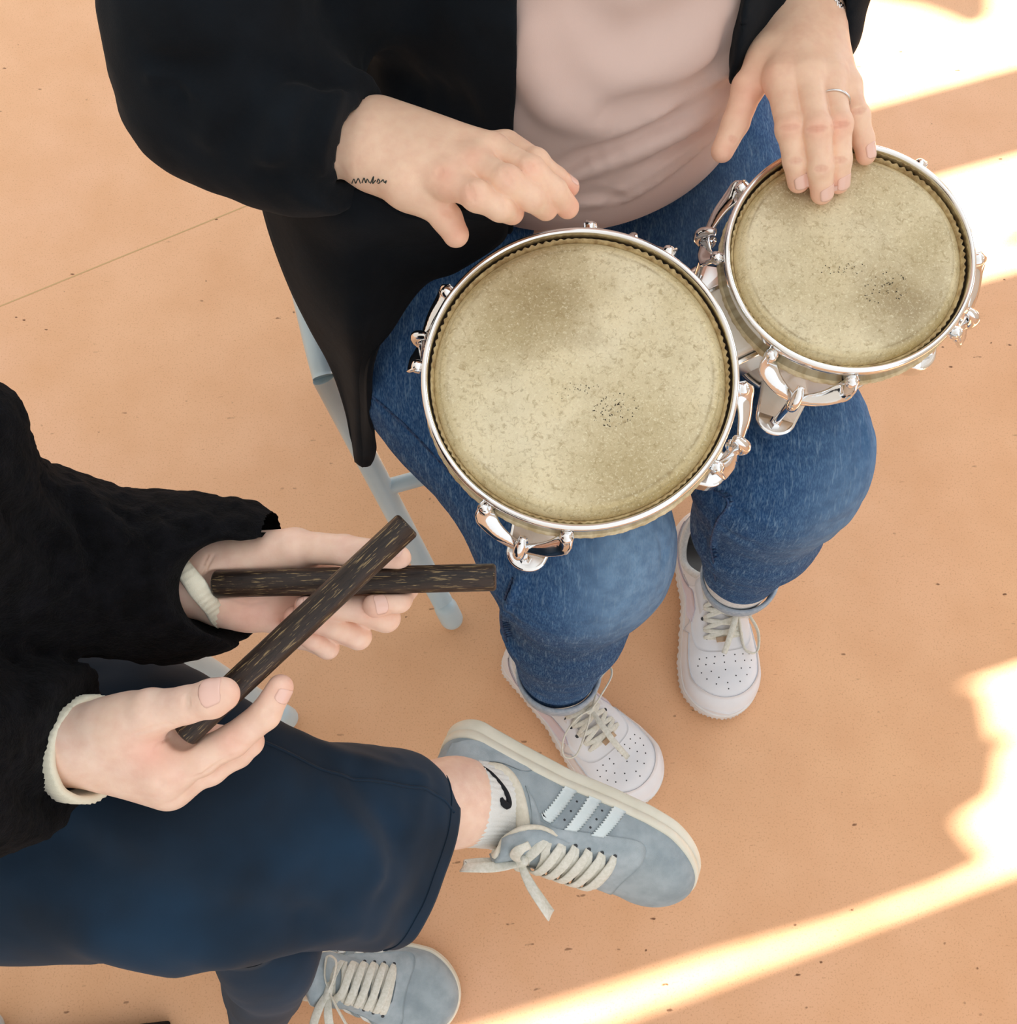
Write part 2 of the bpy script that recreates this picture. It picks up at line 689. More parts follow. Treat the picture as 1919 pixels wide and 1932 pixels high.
M_DENIM_PALE = two('pale_denim_underside', srgb(150, 164, 180), srgb(176, 186, 196), 200, 0.85, 0.4, 900)

# drum
HM = Mat('worn_calfskin', srgb(205, 196, 155), 0.55, spec=0.35)
a = HM.attr()
n1 = HM.noise(14, detail=5)
n2 = HM.noise(480, detail=4, rough=0.7, dist=0.6)
n3 = HM.noise(190, detail=5, rough=0.7, dist=0.8)
c = HM.mix(HM.ramp(n1, [(0.42, (0, 0, 0, 1)), (0.66, (.45, .45, .45, 1))]), a, srgb(188, 172, 128))
c = HM.mix(HM.ramp(n3, [(0.52, (0, 0, 0, 1)), (0.66, (.55, .55, .55, 1))]), c, srgb(158, 136, 92))
c = HM.mix(HM.ramp(n2, [(0.54, (0, 0, 0, 1)), (0.68, (.6, .6, .6, 1))]), c, srgb(244, 238, 206))
c = HM.mix(HM.ramp(n2, [(0.32, (.45, .45, .45, 1)), (0.40, (0, 0, 0, 1))]), c, srgb(128, 108, 70))
HM.color(c)
HM.bump(n3, 0.35, 0.0015)
HM.bump(n2, 0.35, 0.0006)
M_HEAD = HM.m
M_HOOP = two('rawhide_hoop', srgb(226, 214, 180), srgb(186, 168, 128), 120, 0.7, 0.5, 400)
M_CURL = two('curled_skin_edge', srgb(212, 190, 140), srgb(164, 136, 90), 160, 0.7, 0.5, 400)
M_CHROME = Mat('polished_chrome', (0.86, 0.87, 0.88, 1), 0.08, 1.0).m
M_CHROME_B = Mat('chrome_band', (0.86, 0.86, 0.85, 1), 0.14, 1.0).m
M_SHELL = two('cream_lacquered_shell', srgb(226, 218, 204), srgb(236, 230, 220), 8, 0.18)
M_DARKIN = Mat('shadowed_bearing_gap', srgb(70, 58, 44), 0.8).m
M_STAMP = Mat('worn_black_stamp', srgb(46, 40, 26), 0.8).m

# clave: dark streaked hardwood
def clave_mat(name, rot):
    m = Mat(name, srgb(50, 38, 30), 0.42, spec=0.35)
    v = m.vec((70, 900, 900), rot)
    st = m.noise(1.0, v, detail=3, rough=0.6)
    v2 = m.vec((8, 160, 160), rot)
    st2 = m.noise(1.0, v2, detail=2)
    c = m.ramp(st2, [(0.3, srgb(34, 26, 22)), (0.7, srgb(62, 46, 36))])
    c = m.mix(m.ramp(st, [(0.585, (0, 0, 0, 1)), (0.65, (.7, .7, .7, 1))]), c, srgb(160, 136, 96))
    c = m.mix(m.ramp(st, [(0.36, (.8, .8, .8, 1)), (0.42, (0, 0, 0, 1))]), c, srgb(20, 15, 13))
    m.color(c)
    m.bump(st, 0.2, 0.0006)
    return m.m

# shoes
M_LEATHER = two('white_leather', srgb(226, 226, 230), srgb(233, 233, 236), 20, 0.42, 0.06, 300)
M_SOLEW = two('white_rubber', srgb(222, 222, 222), srgb(230, 230, 230), 30, 0.55, 0.05, 200)
M_SWOOSH = two('pale_lilac_leather', srgb(216, 206, 218), srgb(222, 214, 224), 40, 0.4)
M_LINING = two('white_mesh_lining', srgb(206, 206, 204), srgb(222, 222, 220), 300, 0.9, 0.3, 800)
M_LACE = two('cotton_lace', srgb(216, 214, 200), srgb(232, 230, 220), 300, 0.9, 0.5, 1200)
M_EYE = Mat('dark_eyelet', srgb(52, 54, 58), 0.7).m
M_TAN = Mat('brushed_metal_lace_tag', srgb(190, 160, 130), 0.35, 0.6).m
M_SUEDE = two('grey_suede', srgb(148, 161, 168), srgb(170, 182, 188), 45, 0.95, 0.5, 1500)
M_SUEDE2 = two('light_grey_suede', srgb(156, 169, 176), srgb(178, 189, 195), 60, 0.95, 0.5, 1500)
M_STRIPE = two('pale_ice_leather', srgb(214, 228, 230), srgb(224, 234, 236), 40, 0.5)
M_OFFSOLE = two('off_white_rubber', srgb(224, 220, 202), srgb(232, 228, 212), 40, 0.6, 0.05, 300)
M_OFFLIN = two('cream_terry_lining', srgb(222, 216, 198), srgb(234, 228, 212), 200, 0.95, 0.5, 900)
M_SOCK = Mat('white_ribbed_sock', srgb(232, 232, 228), 0.95, spec=0.1)
M_SOCK.bump(M_SOCK.noise(900, detail=2), 0.5, 0.001)
M_SOCK = M_SOCK.m
M_BLACK = Mat('black_embroidery', srgb(18, 20, 26), 0.9).m
M_SILVER = Mat('silver', (0.8, 0.82, 0.84, 1), 0.22, 1.0).m
M_HAIR = two('dark_hair', srgb(48, 34, 26), srgb(70, 50, 38), 200, 0.5, 0.5, 400)
# chairs and room
M_TUBE = two('pale_blue_painted_steel', srgb(192, 210, 216), srgb(204, 220, 224), 12, 0.3)
M_SEAT = two('blue_plastic_seat', srgb(58, 92, 132), srgb(64, 98, 138), 40, 0.5, 0.15, 600)
M_WALL = two('white_wall_paint', srgb(226, 224, 218), srgb(232, 230, 224), 6, 0.9, 0.1, 200)
M_BAGM = cloth('black_nylon', srgb(10, 9, 9), srgb(18, 16, 15), 900, sheen=0.0)
M_GROUT = Mat('seam_weld', srgb(196, 160, 110), 0.6).m
# ---------------------------------------------------------------- the room
def struct(o):
    o['kind'] = 'structure'
    return o
mb = MB(); box(mb, (0.6, 0.6, -0.05), (2.6, 0, 0), (0, 2.8, 0), (0, 0, 0.05))
struct(mb.out('floor', M_FLOOR, smooth=False))
# welded joint between two sheets of linoleum
a_, b_ = P(0, 578, 0), P(520, 366, 0)
dd_ = unit(b_ - a_)
a_, b_ = a_ - dd_ * 1.0, b_ + dd_ * 2.0
mb = MB(); sdir = A3(-dd_[1], dd_[0], 0)
box(mb, (a_ + b_) / 2 + A3(0, 0, 0.0001), (b_ - a_) / 2, sdir * 0.0011, A3(0, 0, 0.0002))
struct(mb.out('trim_or_blocker_1', M_GROUT, smooth=False))

# window wall on the right: openings placed where the sun comes in
XW = 2.9
L3 = np.array(LDIR)
def to_wall(px, py):
    p = P(px, py, 0)
    t = (XW - p[0]) / L3[0]
    return p + L3 * t
def yw(px, py):
    return to_wall(px, py)[1]
ZT = 5.2
def wall_piece(mb, y0, y1, z0, z1, x0=XW, x1=XW + 0.1):
    box(mb, ((x0 + x1) / 2, (y0 + y1) / 2, (z0 + z1) / 2), ((x1 - x0) / 2, 0, 0), (0, (y1 - y0) / 2, 0), (0, 0, (z1 - z0) / 2))
def yq(q):
    return (q + math.sin(SUN_AZ) * XW) / math.cos(SUN_AZ)
Z0, Z1 = 0.8, 2.12
OPEN = [(yq(-0.205), yq(0.075)), (yq(0.632), yq(0.872)), (yq(1.012), yq(1.75))]
mb = MB()
wall_piece(mb, -2.2, 3.4, 0.0, Z0)
wall_piece(mb, -2.2, 3.4, Z1, ZT)
ys = [-2.2] + [v for o_ in OPEN for v in o_] + [3.4]
for i in range(0, len(ys), 2):
    wall_piece(mb, ys[i], ys[i + 1], Z0, Z1)
struct(mb.out('wall_right', M_WALL, smooth=False))
for i, (y0, y1) in enumerate(OPEN):
    mb = MB()
    wall_piece(mb, y0 - 0.05, y0, Z0, Z1, XW - 0.02, XW)
    wall_piece(mb, y1, y1 + 0.05, Z0, Z1, XW - 0.02, XW)
    wall_piece(mb, y0 - 0.05, y1 + 0.05, Z0 - 0.05, Z0, XW - 0.06, XW)
    wall_piece(mb, y0 - 0.05, y1 + 0.05, Z1, Z1 + 0.05, XW - 0.02, XW)
    struct(mb.out('window_%d' % (i + 1), M_SOLEW, smooth=False))
# unseen flat blockers added in the openings, shaped to cast the floor shadows
SUN_BLOCKERS = [
    [(900, 1250), (1500, 1268), (1712, 1283), (1724, 1294), (1786, 1295), (1799, 1340), (1807, 1388), (1888, 1377), (1823, 1410), (1814, 1470), (1806, 1500),
     (1738, 1545), (1770, 1590), (1800, 1622), (1700, 1672), (1500, 1745), (1260, 1812), (1040, 1884), (700, 1990), (-200, 2230), (-300, 1250)],
    [(1660, 1255), (1712, 1281), (1990, 1230), (1990, 1100), (1660, 1150)],
    [(1560, -20), (1615, 3), (1680, 12), (1730, 30), (1762, 45), (1798, 42), (1816, 20), (1816, -60), (1560, -160)],
    [(1833, 462), (1870, 430), (1919, 398), (2010, 360), (2010, 395), (1919, 425), (1880, 445), (1845, 478)],
    [(1780, 528), (1840, 513), (1919, 497), (2100, 460), (2100, 560), (1780, 600)],
]
for k, poly in enumerate(SUN_BLOCKERS):
    V = [to_wall(x, y) for x, y in poly]
    n = len(V)
    V2 = [A3(XW + 0.05, v[1], v[2]) for v in V] + [A3(XW + 0.054, v[1], v[2]) for v in V]
    F = [tuple(range(n)), tuple(range(2 * n - 1, n - 1, -1))] + [(i, i + n, (i + 1) % n + n, (i + 1) % n) for i in range(n)]
    mb = MB(); mb.add(V2, F)
    struct(mb.out('trim_or_blocker_%d' % (k + 2), M_WALL, smooth=False))
# ---------------------------------------------------------------- bongo drums
DN = unit(A3(-0.04, -0.15, 0.985))
R_BIG, R_SMALL = 0.1235, 0.1005
C_BIG = P(1093, 706, 0.722)
C_SMALL = P(1603, 480, 0.728)

def drum_frame(c):
    x = unit(A3(1, 0, 0) - DN * DN[0])
    y = np.cross(DN, x)
    M = np.eye(4)
    M[:3, 0], M[:3, 1], M[:3, 2], M[:3, 3] = x, y, DN, c
    return M

def head_z(p):
    """height of the small drum's skin plane above/below p"""
    return (p - C_SMALL) @ DN

def build_drum(c, R, big, root):
    M = drum_frame(c)
    rng = random.Random(5 if big else 9)
    bev = MB()
    H_ = 0.150
    # shell: tapering staves, open at the bottom
    prof = [(R - 0.016, -0.014), (R - 0.011, -0.022), (R - 0.010, -0.05), (R - 0.013, -0.085), (R - 0.020, -0.12), (R - 0.025, -H_ + 0.006), (R - 0.024, -H_), (R - 0.033, -H_),
            (R - 0.034, -0.12), (R - 0.024, -0.05), (R - 0.024, -0.016)]
    mb = MB(); lathe(mb, prof, 72, M, closed=True)
    sh = mb.out('drum_shell', M_SHELL, root)
    # metal base band
    mb = MB(); lathe(mb, [(R - 0.0235, -H_ - 0.002), (R - 0.021, -H_), (R - 0.0195, -H_ + 0.012), (R - 0.0215, -H_ + 0.013), (R - 0.0235, -H_ + 0.004)], 72, M, closed=True)
    mb.out('base_band', M_CHROME_B, sh)
    # calfskin head: nearly flat with a rounded shoulder
    rings, seg = 60, 128
    V, cols = [], []
    rh = R - 0.0095
    for i in range(rings + 1):
        t = i / rings
        r = rh * (1 - (1 - t) ** 1.25)
        for j in range(seg):
            a = 2 * math.pi * j / seg
            edge = max(0.0, (r - (rh - 0.013)) / 0.013)
            z = 0.0012 * (1 - (r / rh) ** 2) - 0.0095 * edge ** 2.6
            V.append((r * math.cos(a), r * math.sin(a), z))
    V = np.array(V)
    rr = np.hypot(V[:, 0], V[:, 1]) / rh
    nz = vnoise(V * A3(1, 1, 0) + 3.1, 0.035) + 0.5 * vnoise(V * A3(1, 1, 0) + 7.7, 0.014)
    light = np.array(srgb(232, 219, 182)[:3]); olive = np.array(srgb(226, 218, 190)[:3]); brown = np.array(srgb(172, 152, 106)[:3]); dark = np.array(srgb(134, 112, 74)[:3])
    col = np.repeat(light[None], len(V), 0)
    w = np.clip(0.4 + 0.5 * nz, 0, 1)[:, None]
    col = col * (1 - w * 0.6) + olive * w * 0.6
    def stain(cx, cy, rad, amt, cc):
        nonlocal col
        d = np.hypot(V[:, 0] - cx * rh, V[:, 1] - cy * rh) / (rad * rh)
        k = (np.clip(1.25 - d + 0.35 * nz, 0, 1) * amt)[:, None]
        col = col * (1 - k) + cc * k
    if big:
        stain(-0.35, 0.62, 0.5, 0.75, brown); stain(-0.2, 0.45, 0.3, 0.4, dark); stain(0.45, -0.45, 0.45, 0.4, brown); stain(0.2, -0.78, 0.42, 0.6, brown); stain(-0.85, 0.2, 0.3, 0.3, brown)
    else:
        stain(-0.45, 0.72, 0.35, 0.85, dark); stain(0.45, -0.45, 0.45, 0.7, dark); stain(0.75, 0.1, 0.3, 0.4, brown); stain(0.2, 0.8, 0.4, 0.5, brown); stain(0.1, -0.1, 0.9, 0.25, brown)
    edgek = (np.clip((rr - 0.90 - 0.02 * nz) / 0.05, 0, 1) * (0.45 + 0.3 * nz))[:, None].clip(0, 1)
    col = col * (1 - edgek) + np.array(srgb(214, 190, 126)[:3]) * edgek
    ring = np.exp(-((rr - 0.905 - .006 * nz) / 0.010) ** 2) * np.clip(0.55 + 0.9 * nz, 0, 1) + .6 * np.exp(-((rr - 0.955) / 0.006) ** 2) * np.clip(0.4 + 0.8 * vnoise(V + 3, .02), 0, 1)
    ring = np.clip(ring, 0, 1)
    col = col * (1 - 0.75 * ring[:, None]) + dark * 0.75 * ring[:, None]
    F = grid_faces(rings + 1, seg, wrap_v=True)
    Vw = V @ M[:3, :3].T + M[:3, 3]
    hd = mesh_obj('drum_head', Vw, F, M_HEAD, root, True, col)
    # stippled round maker's stamp, worn to dots
    mb = MB()
    sx, sy, a0 = (0.24, -0.26, 0.1) if big else (0.29, -0.33, 0.2)
    def dotm(x, y, r):
        k = 7
        p = [(x + r * math.cos(2 * math.pi * i / k), y + r * math.sin(2 * math.pi * i / k), 0.0012 * (1 - (x * x + y * y) / rh ** 2) + 0.00012) for i in range(k)]
        p = np.array(p) @ M[:3, :3].T + M[:3, 3]
        mb.add(p, [tuple(range(k))])
    for i in range(110 if big else 70):
        a = rng.uniform(0, 6.283)
        q = rng.choice([1.0, 1.0, 0.62, 0.3]) + rng.gauss(0, 0.05)
        x = sx * rh + 0.0165 * q * math.cos(a); y = sy * rh + 0.0125 * q * math.sin(a) + 0.003 * math.cos(a)
        dotm(x, y, rng.uniform(0.0002, 0.00055))
    for i in range(34):
        dotm(sx * rh - 0.031 + rng.gauss(0, 0.009), sy * rh + 0.017 + rng.gauss(0, 0.0035), rng.uniform(0.0002, 0.0005))
    mb.out('worn_stamp', M_STAMP, hd, smooth=False)
    # frilled trimmed edge of the skin inside the rim
    n = 900
    V = []
    for i in range(n):
        a = 2 * math.pi * i / n
        wv = math.sin(a * (118 if big else 96) + 2.5 * math.sin(a * 3)) * (0.55 + 0.45 * math.sin(a * 7 + 1))
        vis = 1.0
        V += [((R - 0.0102) * math.cos(a), (R - 0.0102) * math.sin(a), -0.012),
              ((R - 0.0078 + 0.0008 * wv) * math.cos(a), (R - 0.0078 + 0.0008 * wv) * math.sin(a), -0.0058 + 0.0004 * wv),
              ((R - 0.0068 + 0.0008 * wv) * math.cos(a), (R - 0.0068 + 0.0008 * wv) * math.sin(a), -0.0060 + 0.0004 * wv),
              ((R - 0.0066) * math.cos(a), (R - 0.0066) * math.sin(a), -0.0125)]
    V = np.array(V) @ M[:3, :3].T + M[:3, 3]
    fr = mesh_obj('trimmed_skin_edge', V, grid_faces(n, 4, wrap_u=True), M_CURL, root, True)
    mb = MB(); lathe(mb, [(R - 0.0115, -0.0125), (R - 0.004, -0.0135)], 96, M)
    mb.out('bearing_gap', M_DARKIN, root)
    # rim: rounded steel lip and band
    prof = []
    for i in range(13):
        t = math.pi * i / 12
        prof.append((R - 0.0026 + 0.0026 * math.cos(t), -0.001 + 0.0028 * math.sin(t)))
    prof = [(R - 0.0006, -0.022)] + prof + [(R - 0.0046, -0.014), (R - 0.0026, -0.022)]
    mb = MB(); lathe(mb, prof, 160, M, closed=True)
    rim = mb.out('rim', M_CHROME_B, root)
    # rawhide wrapped flesh hoop below the band
    mb = MB()
    n, m = 260, 12
    V = []
    for i in range(n):
        a = 2 * math.pi * i / n
        rr_ = 0.0048 + 0.00025 * math.sin(a * 91) + 0.0002 * math.sin(a * 37)
        for j in range(m):
            q = 2 * math.pi * j / m
            rad = R - 0.0035 + rr_ * math.cos(q)
            V.append((rad * math.cos(a), rad * math.sin(a), -0.0265 + rr_ * 1.1 * math.sin(q)))
    V = np.array(V) @ M[:3, :3].T + M[:3, 3]
    mesh_obj('flesh_hoop', V, grid_faces(n, m, True, True), M_HOOP, root, True)
    # four tension brackets
    for deg in (70, 160, 250, 340):
        a0 = math.radians(deg)
        def cyl(arc, rad, z):
            a = a0 + arc / R
            return A3(rad * math.cos(a), rad * math.sin(a), z)
        br = MB()
        # two arms of the claw plate: swept from an ear beside the rim down to the hook
        for sg in (-1, 1):
            pts = [cyl(sg * 0.0360, R + 0.0015, -0.0050), cyl(sg * 0.0335, R + 0.0050, -0.0130), cyl(sg * 0.0285, R + 0.0085, -0.0230), cyl(sg * 0.018, R + 0.0115, -0.0330), cyl(sg * 0.006, R + 0.013, -0.0420), cyl(-sg * 0.003, R + 0.0135, -0.0450)]
            sd = [cyl(sg * 0.02, R, 0.03) - cyl(0, R, 0.0)] * 2 + [cyl(sg * 0.02, R, 0.016) - cyl(0, R, 0)] * 2 + [cyl(0, R, 0.02) - cyl(0, R, 0)] * 2
            pts, sd = np.array(pts), np.array(sd)
            pts = pts; w = [0.010, 0.0170, 0.0165, 0.013, 0.011, 0.009]
            er0 = A3(math.cos(a0), math.sin(a0), 0); sd = np.array([er0 * .72 - A3(0, 0, .70)] * 4 + [er0 * .5 - A3(0, 0, .8)] * 2)
            ribbon(br, pts @ M[:3, :3].T + M[:3, 3], sd @ M[:3, :3].T, w, 0.0034, n=22)
        bo = br.out('tension_bracket', M_CHROME, root)
        for sg in (-1, 1):
            sc = MB()
            ctr = cyl(sg * 0.0325, R + 0.0052, -0.0075)
            ax = unit(A3(math.cos(a0 + sg * 0.0325 / R), math.sin(a0 + sg * 0.0325 / R), 0.45))
            x, y, _ = basis(ax)
            Mm = np.eye(4); Mm[:3, 0], Mm[:3, 1], Mm[:3, 2], Mm[:3, 3] = x, y, ax, ctr
            lathe(sc, [(0.0001, 0.0040), (0.0030, 0.0036), (0.0048, 0.0022), (0.0055, 0), (0.0055, -0.003)], 24, M @ Mm)
            sc.out('screw', M_CHROME, bo)
        # eye hook and tension rod running down to the foot plate
        hk = MB()
        hp = [cyl(0, R + 0.0070, -0.0300), cyl(0, R + 0.0125, -0.0330), cyl(0, R + 0.0180, -0.0400), cyl(0, R + 0.0185, -0.0500), cyl(0, R + 0.0130, -0.0560), cyl(0, R + 0.0075, -0.0520), cyl(0, R + 0.0065, -0.044)]
        tube(hk, np.array(hp) @ M[:3, :3].T + M[:3, 3], [0.0030, 0.0044, 0.0050, 0.0050, 0.0045, 0.0038, 0.003], 12, 26)
        hp = [cyl(0, R + 0.0100, -0.0550), cyl(0, R + 0.0100, -0.09), cyl(0, R + 0.0100, -0.138)]
        tube(hk, np.array(hp) @ M[:3, :3].T + M[:3, 3], 0.0032, 12, 8)
        hk.out('tension_rod', M_CHROME, root)
        # rounded foot plate on the base
        ft = MB()
        n = 20
        top, bot = [], []
        outl = [(-0.024, R - 0.030), (-0.021, R - 0.012)] + [(0.0185 * math.sin(t), R + 0.0045 + 0.0155 * math.cos(t)) for t in np.linspace(-math.pi / 2, math.pi / 2, n)] + [(0.021, R - 0.012), (0.024, R - 0.030)]
        er, et = A3(math.cos(a0), math.sin(a0), 0), A3(-math.sin(a0), math.cos(a0), 0)
        for s_, r_ in outl:
            top.append(er * r_ + et * s_ + A3(0, 0, -0.126 - 0.10 * max(0, r_ - R)))
            bot.append(er * (r_ - 0.001) + et * s_ * 0.96 + A3(0, 0, -0.150 - 0.04 * max(0, r_ - R)))
        k = len(top)
        V = np.array(top + bot) @ M[:3, :3].T + M[:3, 3]
        ft.add(V, [tuple(range(k))[::-1], tuple(range(k, 2 * k))] + [(i, i + 1, i + 1 + k, i + k) for i in range(k - 1)] + [(k - 1, 0, k, 2 * k - 1)])
        fo = ft.out('foot_plate', M_CHROME_B, root, smooth=False, bevel=0.0025)
        nt = MB()
        x, y, _ = basis(A3(0, 0, 1))
        Mm = np.eye(4); Mm[:3, 3] = er * (R + 0.0100) + A3(0, 0, -0.1240)
        lathe(nt, [(0.0001, 0.005), (0.0044, 0.005), (0.0058, 0.0035), (0.0058, -0.003)], 6, M @ Mm)
        nt.out('lug_nut', M_CHROME, fo, smooth=False)

bongos = thing('bongo_drums', 'joined pair of chrome-rimmed bongo drums with worn skin heads on the lap', 'drums', P(1300, 760, 0.56))
build_drum(C_BIG, R_BIG, True, bongos)
build_drum(C_SMALL, R_SMALL, False, bongos)
mb = MB()
ab = C_SMALL - C_BIG
ax = unit(ab - DN * (ab @ DN)); ay = np.cross(DN, ax)
mid = C_BIG + ax * (R_BIG + (np.linalg.norm(ab) - R_BIG - R_SMALL) / 2)
box(mb, mid - DN * 0.075, ax * 0.030, ay * 0.030, DN * 0.030)
mb.out('centre_block', M_SHELL, bongos, smooth=False, bevel=0.004)
for sg in (-1, 1):
    mb = MB()
    box(mb, mid - DN * 0.075 + ay * sg * 0.033, ax * 0.036, ay * 0.002, DN * 0.022)
    mb.out('bridge_plate', M_CHROME_B, bongos, smooth=False, bevel=0.001)

# ---------------------------------------------------------------- hands
SK = [np.array(srgb(*c)[:3]) for c in ((248, 212, 184), (238, 152, 130), (250, 226, 204), (196, 104, 84))]

def hand_sdf(wrist, arm, palm, fingers, kp=0.012, kf=0.0012, extra=()):
    """wrist/arm/palm: lists of SDFs; fingers: list of (points, radii)"""
    base = U(list(arm) + list(palm), kp)
    fs = []
    for pts, rs in fingers:
        c = chain(pts, rs, 0.003)
        # knuckle swelling at the middle joint
        kn = [rc(pts[1], pts[1] + A3(0, 0, 0.0001), rs[1] * 1.015)] if len(pts) > 2 else []
        fs.append(U([c] + kn, 0.004))
    fg = fs[0]
    for g in fs[1:]:
        a_, b_ = fg, g
        fg = (lambda a_, b_: (lambda p: smin(a_(p), b_(p), kf)))(a_, b_)
    g0 = fg
    return lambda p: smin(base(p), g0(p), 0.010)

def skin_cols(V, reds, pales=(), lines=(), base=None):
    """reds: (point, radius, amount); lines: crease polylines"""
    col = np.repeat((SK[0] if base is None else base)[None], len(V), 0)
    n = vnoise(V, 0.02)
    col = col * (1 + 0.03 * n[:, None])
    for q, r, am in pales:
        k = np.exp(-((V - q) ** 2).sum(1) / (r * r))[:, None] * am
        col = col * (1 - k) + SK[2] * k
    for q, r, am in reds:
        k = np.exp(-((V - q) ** 2).sum(1) / (r * r))[:, None] * am
        col = col * (1 - k) + SK[1] * k
    for ln in lines:
        for i in range(len(ln) - 1):
            d = rc(ln[i], ln[i + 1], 0.0)(V)
            k = np.clip(1.2 - d / 0.0014, 0, 1)[:, None] * 0.30
            col = col * (1 - k) + SK[3] * k
    return np.clip(col, 0, 1)

def creases(f, joints, grooves):
    for (px, py, ang, ln) in joints:
        for o_ in (-4.0, 0.0, 4.0):
            dx, dy = math.cos(math.radians(ang)), -math.sin(math.radians(ang))
            ox, oy = dy * o_, -dx * o_
            l = ln * (1.0 if o_ == 0 else 0.7)
            h = hits(f, [(px + ox - dx * l, py + oy - dy * l), (px + ox, py + oy), (px + ox + dx * l, py + oy + dy * l)])
            if len(h) == 3 and np.linalg.norm(h[0] - h[2]) < 0.03:
                grooves.append(h)

def add_grooves(f, grooves, r=0.0008, k=0.0016):
    cs = [chain(g, [r * 0.5, r, r * 0.5][:len(g)] if len(g) == 3 else [r] * len(g), 0.0002) for g in grooves]
    if not cs:
        return f
    lo = np.min([np.min(g, 0) for g in grooves], 0) - 0.01
    hi = np.max([np.max(g, 0) for g in grooves], 0) + 0.01
    def g_(p):
        d = cs[0](p)
        for c in cs[1:]:
            d = np.minimum(d, c(p))
        return smax(f(p), -d, k)
    return g_

def nail(dip, tip, f, dorsal, parent, w=0.92, ln=0.0105, half_deg=58):
    """curved nail lying on the skin surface f near the fingertip"""
    dip, tip = np.asarray(dip), np.asarray(tip)
    a = unit(tip - dip)
    z = unit(dorsal - a * np.dot(dorsal, a))
    y = np.cross(z, a)
    nu, nv = 11, 13
    O, D = [], []
    for j in range(nv):
        v = j / (nv - 1)
        half = math.radians(half_deg) * w
        if v < 0.3:
            half *= math.sqrt(max(0.08, 1 - ((0.3 - v) / 0.31) ** 2))
        if v > 0.8:
            half *= math.sqrt(max(0.3, 1 - ((v - 0.8) / 0.24) ** 2))
        s = (v - 0.72) * ln
        for i in range(nu):
            t = (i / (nu - 1) * 2 - 1) * half
            O.append(tip + a * s); D.append(z * math.cos(t) + y * math.sin(t))
    O, D = np.array(O), np.array(D)
    lo, hi = np.zeros(len(O)), np.full(len(O), .02)
    for _ in range(22):
        m = (lo + hi) / 2
        ins = f(O + D * m[:, None]) < 0
        lo = np.where(ins, m, lo); hi = np.where(ins, hi, m)
    V = O + D * (lo + .00035)[:, None]
    mb = MB()
    mb.add(V, grid_faces(nv, nu))
    return mb.out('fingernail', M_NAIL, parent, solid=0.0007)

drummer = thing('person', 'seated person in black cardigan, dusty pink shirt and blue jeans, playing two drums', 'person', (0.09, 0.78, 0.0))

# right hand (left in the photo), hovering at the large drum's rim
z = 0.0
RW, RE = P(700, 272, 0.800), P(372, 190, 0.79)
fr_ = [
    ([P(846, 340, .813), P(900, 370, .822), P(943, 392, .815), P(966, 401, .800)], [.0115, .0103, .0096, .0090]),
    ([P(895, 312, .815), P(957, 342, .825), P(1003, 373, .812), P(1030, 393, .793)], [.0118, .0106, .0099, .0092]),
    ([P(938, 288, .811), P(1002, 322, .820), P(1046, 360, .806), P(1071, 391, .788)], [.0112, .0100, .0094, .0087]),
    ([P(960, 272, .799), P(1012, 305, .808), P(1050, 336, .796), P(1075, 353, .786)], [.0098, .0088, .0080, .0074]),
]
thumbR = ([P(765, 352, .800), P(812, 378, .792), P(843, 412, .784), P(860, 442, .777)], [.0150, .0125, .0115, .0100])
upR = unit(A3(0.1, -0.3, 1))
palmR = [rc(P(712, 235, .798), P(915, 285, .811), .021, .0140), rc(P(705, 270, .800), P(888, 315, .814), .023, .0140), rc(P(700, 305, .797), P(842, 340, .812), .021, .0140),
         rc(P(735, 245, .790), P(935, 280, .796), .018, .0115), rc(P(705, 300, .790), P(775, 355, .796), .020, .0165)]
armR = [rc(P(705, 268, .796), P(600, 262, .795), .0255, .028, A3(0, 0, 1), 1.15), rc(P(600, 262, .795), RE, .030, .040)]
f = hand_sdf(None, armR, palmR, fr_ + [thumbR])
gr = []
creases(f, [(889, 362, 110, 18), (957, 335, 125, 20), (1002, 315, 130, 18), (943, 385, 110, 12), (842, 400, 150, 14), (830, 325, 100, 6)], gr)
gr2 = [hits(f, [(828, 372), (862, 380), (876, 398)])]
fR = add_grooves(f, gr)
LINES = []
handR_V, handR_Q = surf(fR, *bbj(0.030, P(640, 262, .795), P(712, 235, .80), thumbR, *fr_), 0.0013)
redR = [(p_, 0.011, .75) for p_ in (fr_[0][0][3], fr_[1][0][3], fr_[2][0][3], fr_[3][0][3], thumbR[0][3])] + [(q, 0.009, .32) for q in (hit(f, 889, 362), hit(f, 957, 335), hit(f, 1002, 318), hit(f, 842, 402), hit(f, 893, 292), hit(f, 838, 325))] + [(hit(f, 850, 372), .015, .25)]

# left hand (right in the photo), fingers lying on the small drum's skin
def tipz(px, py, r):
    """point on the small head plane lifted by r along its normal"""
    o, d = A3(0, 0, CAM_H), ray(px, py)
    t = ((C_SMALL + DN * (r + 0.0012) - o) @ DN) / (d @ DN)
    return o + d * t
LW = P(1512, 40, .768)
fl_ = [
    ([P(1474, 150, .777), P(1491, 243, .776), P(1501, 303, .760), tipz(1507, 343, .0085)], [.0125, .0108, .0098, .0090]),
    ([P(1521, 143, .782), P(1541, 243, .782), P(1548, 316, .764), tipz(1551, 364, .0085)], [.0125, .0110, .0100, .0092]),
    ([P(1563, 148, .778), P(1582, 235, .778), P(1584, 302, .762), tipz(1583, 345, .0082)], [.0120, .0104, .0095, .0087]),
    ([P(1597, 166, .769), P(1617, 220, .768), P(1629, 263, .757), tipz(1634, 293, .0078)], [.0108, .0094, .0086, .0078]),
]
thumbL = ([P(1450, 105, .766), P(1412, 165, .758), P(1388, 232, .748), P(1363, 285, .738)], [.0150, .0128, .0112, .0094])
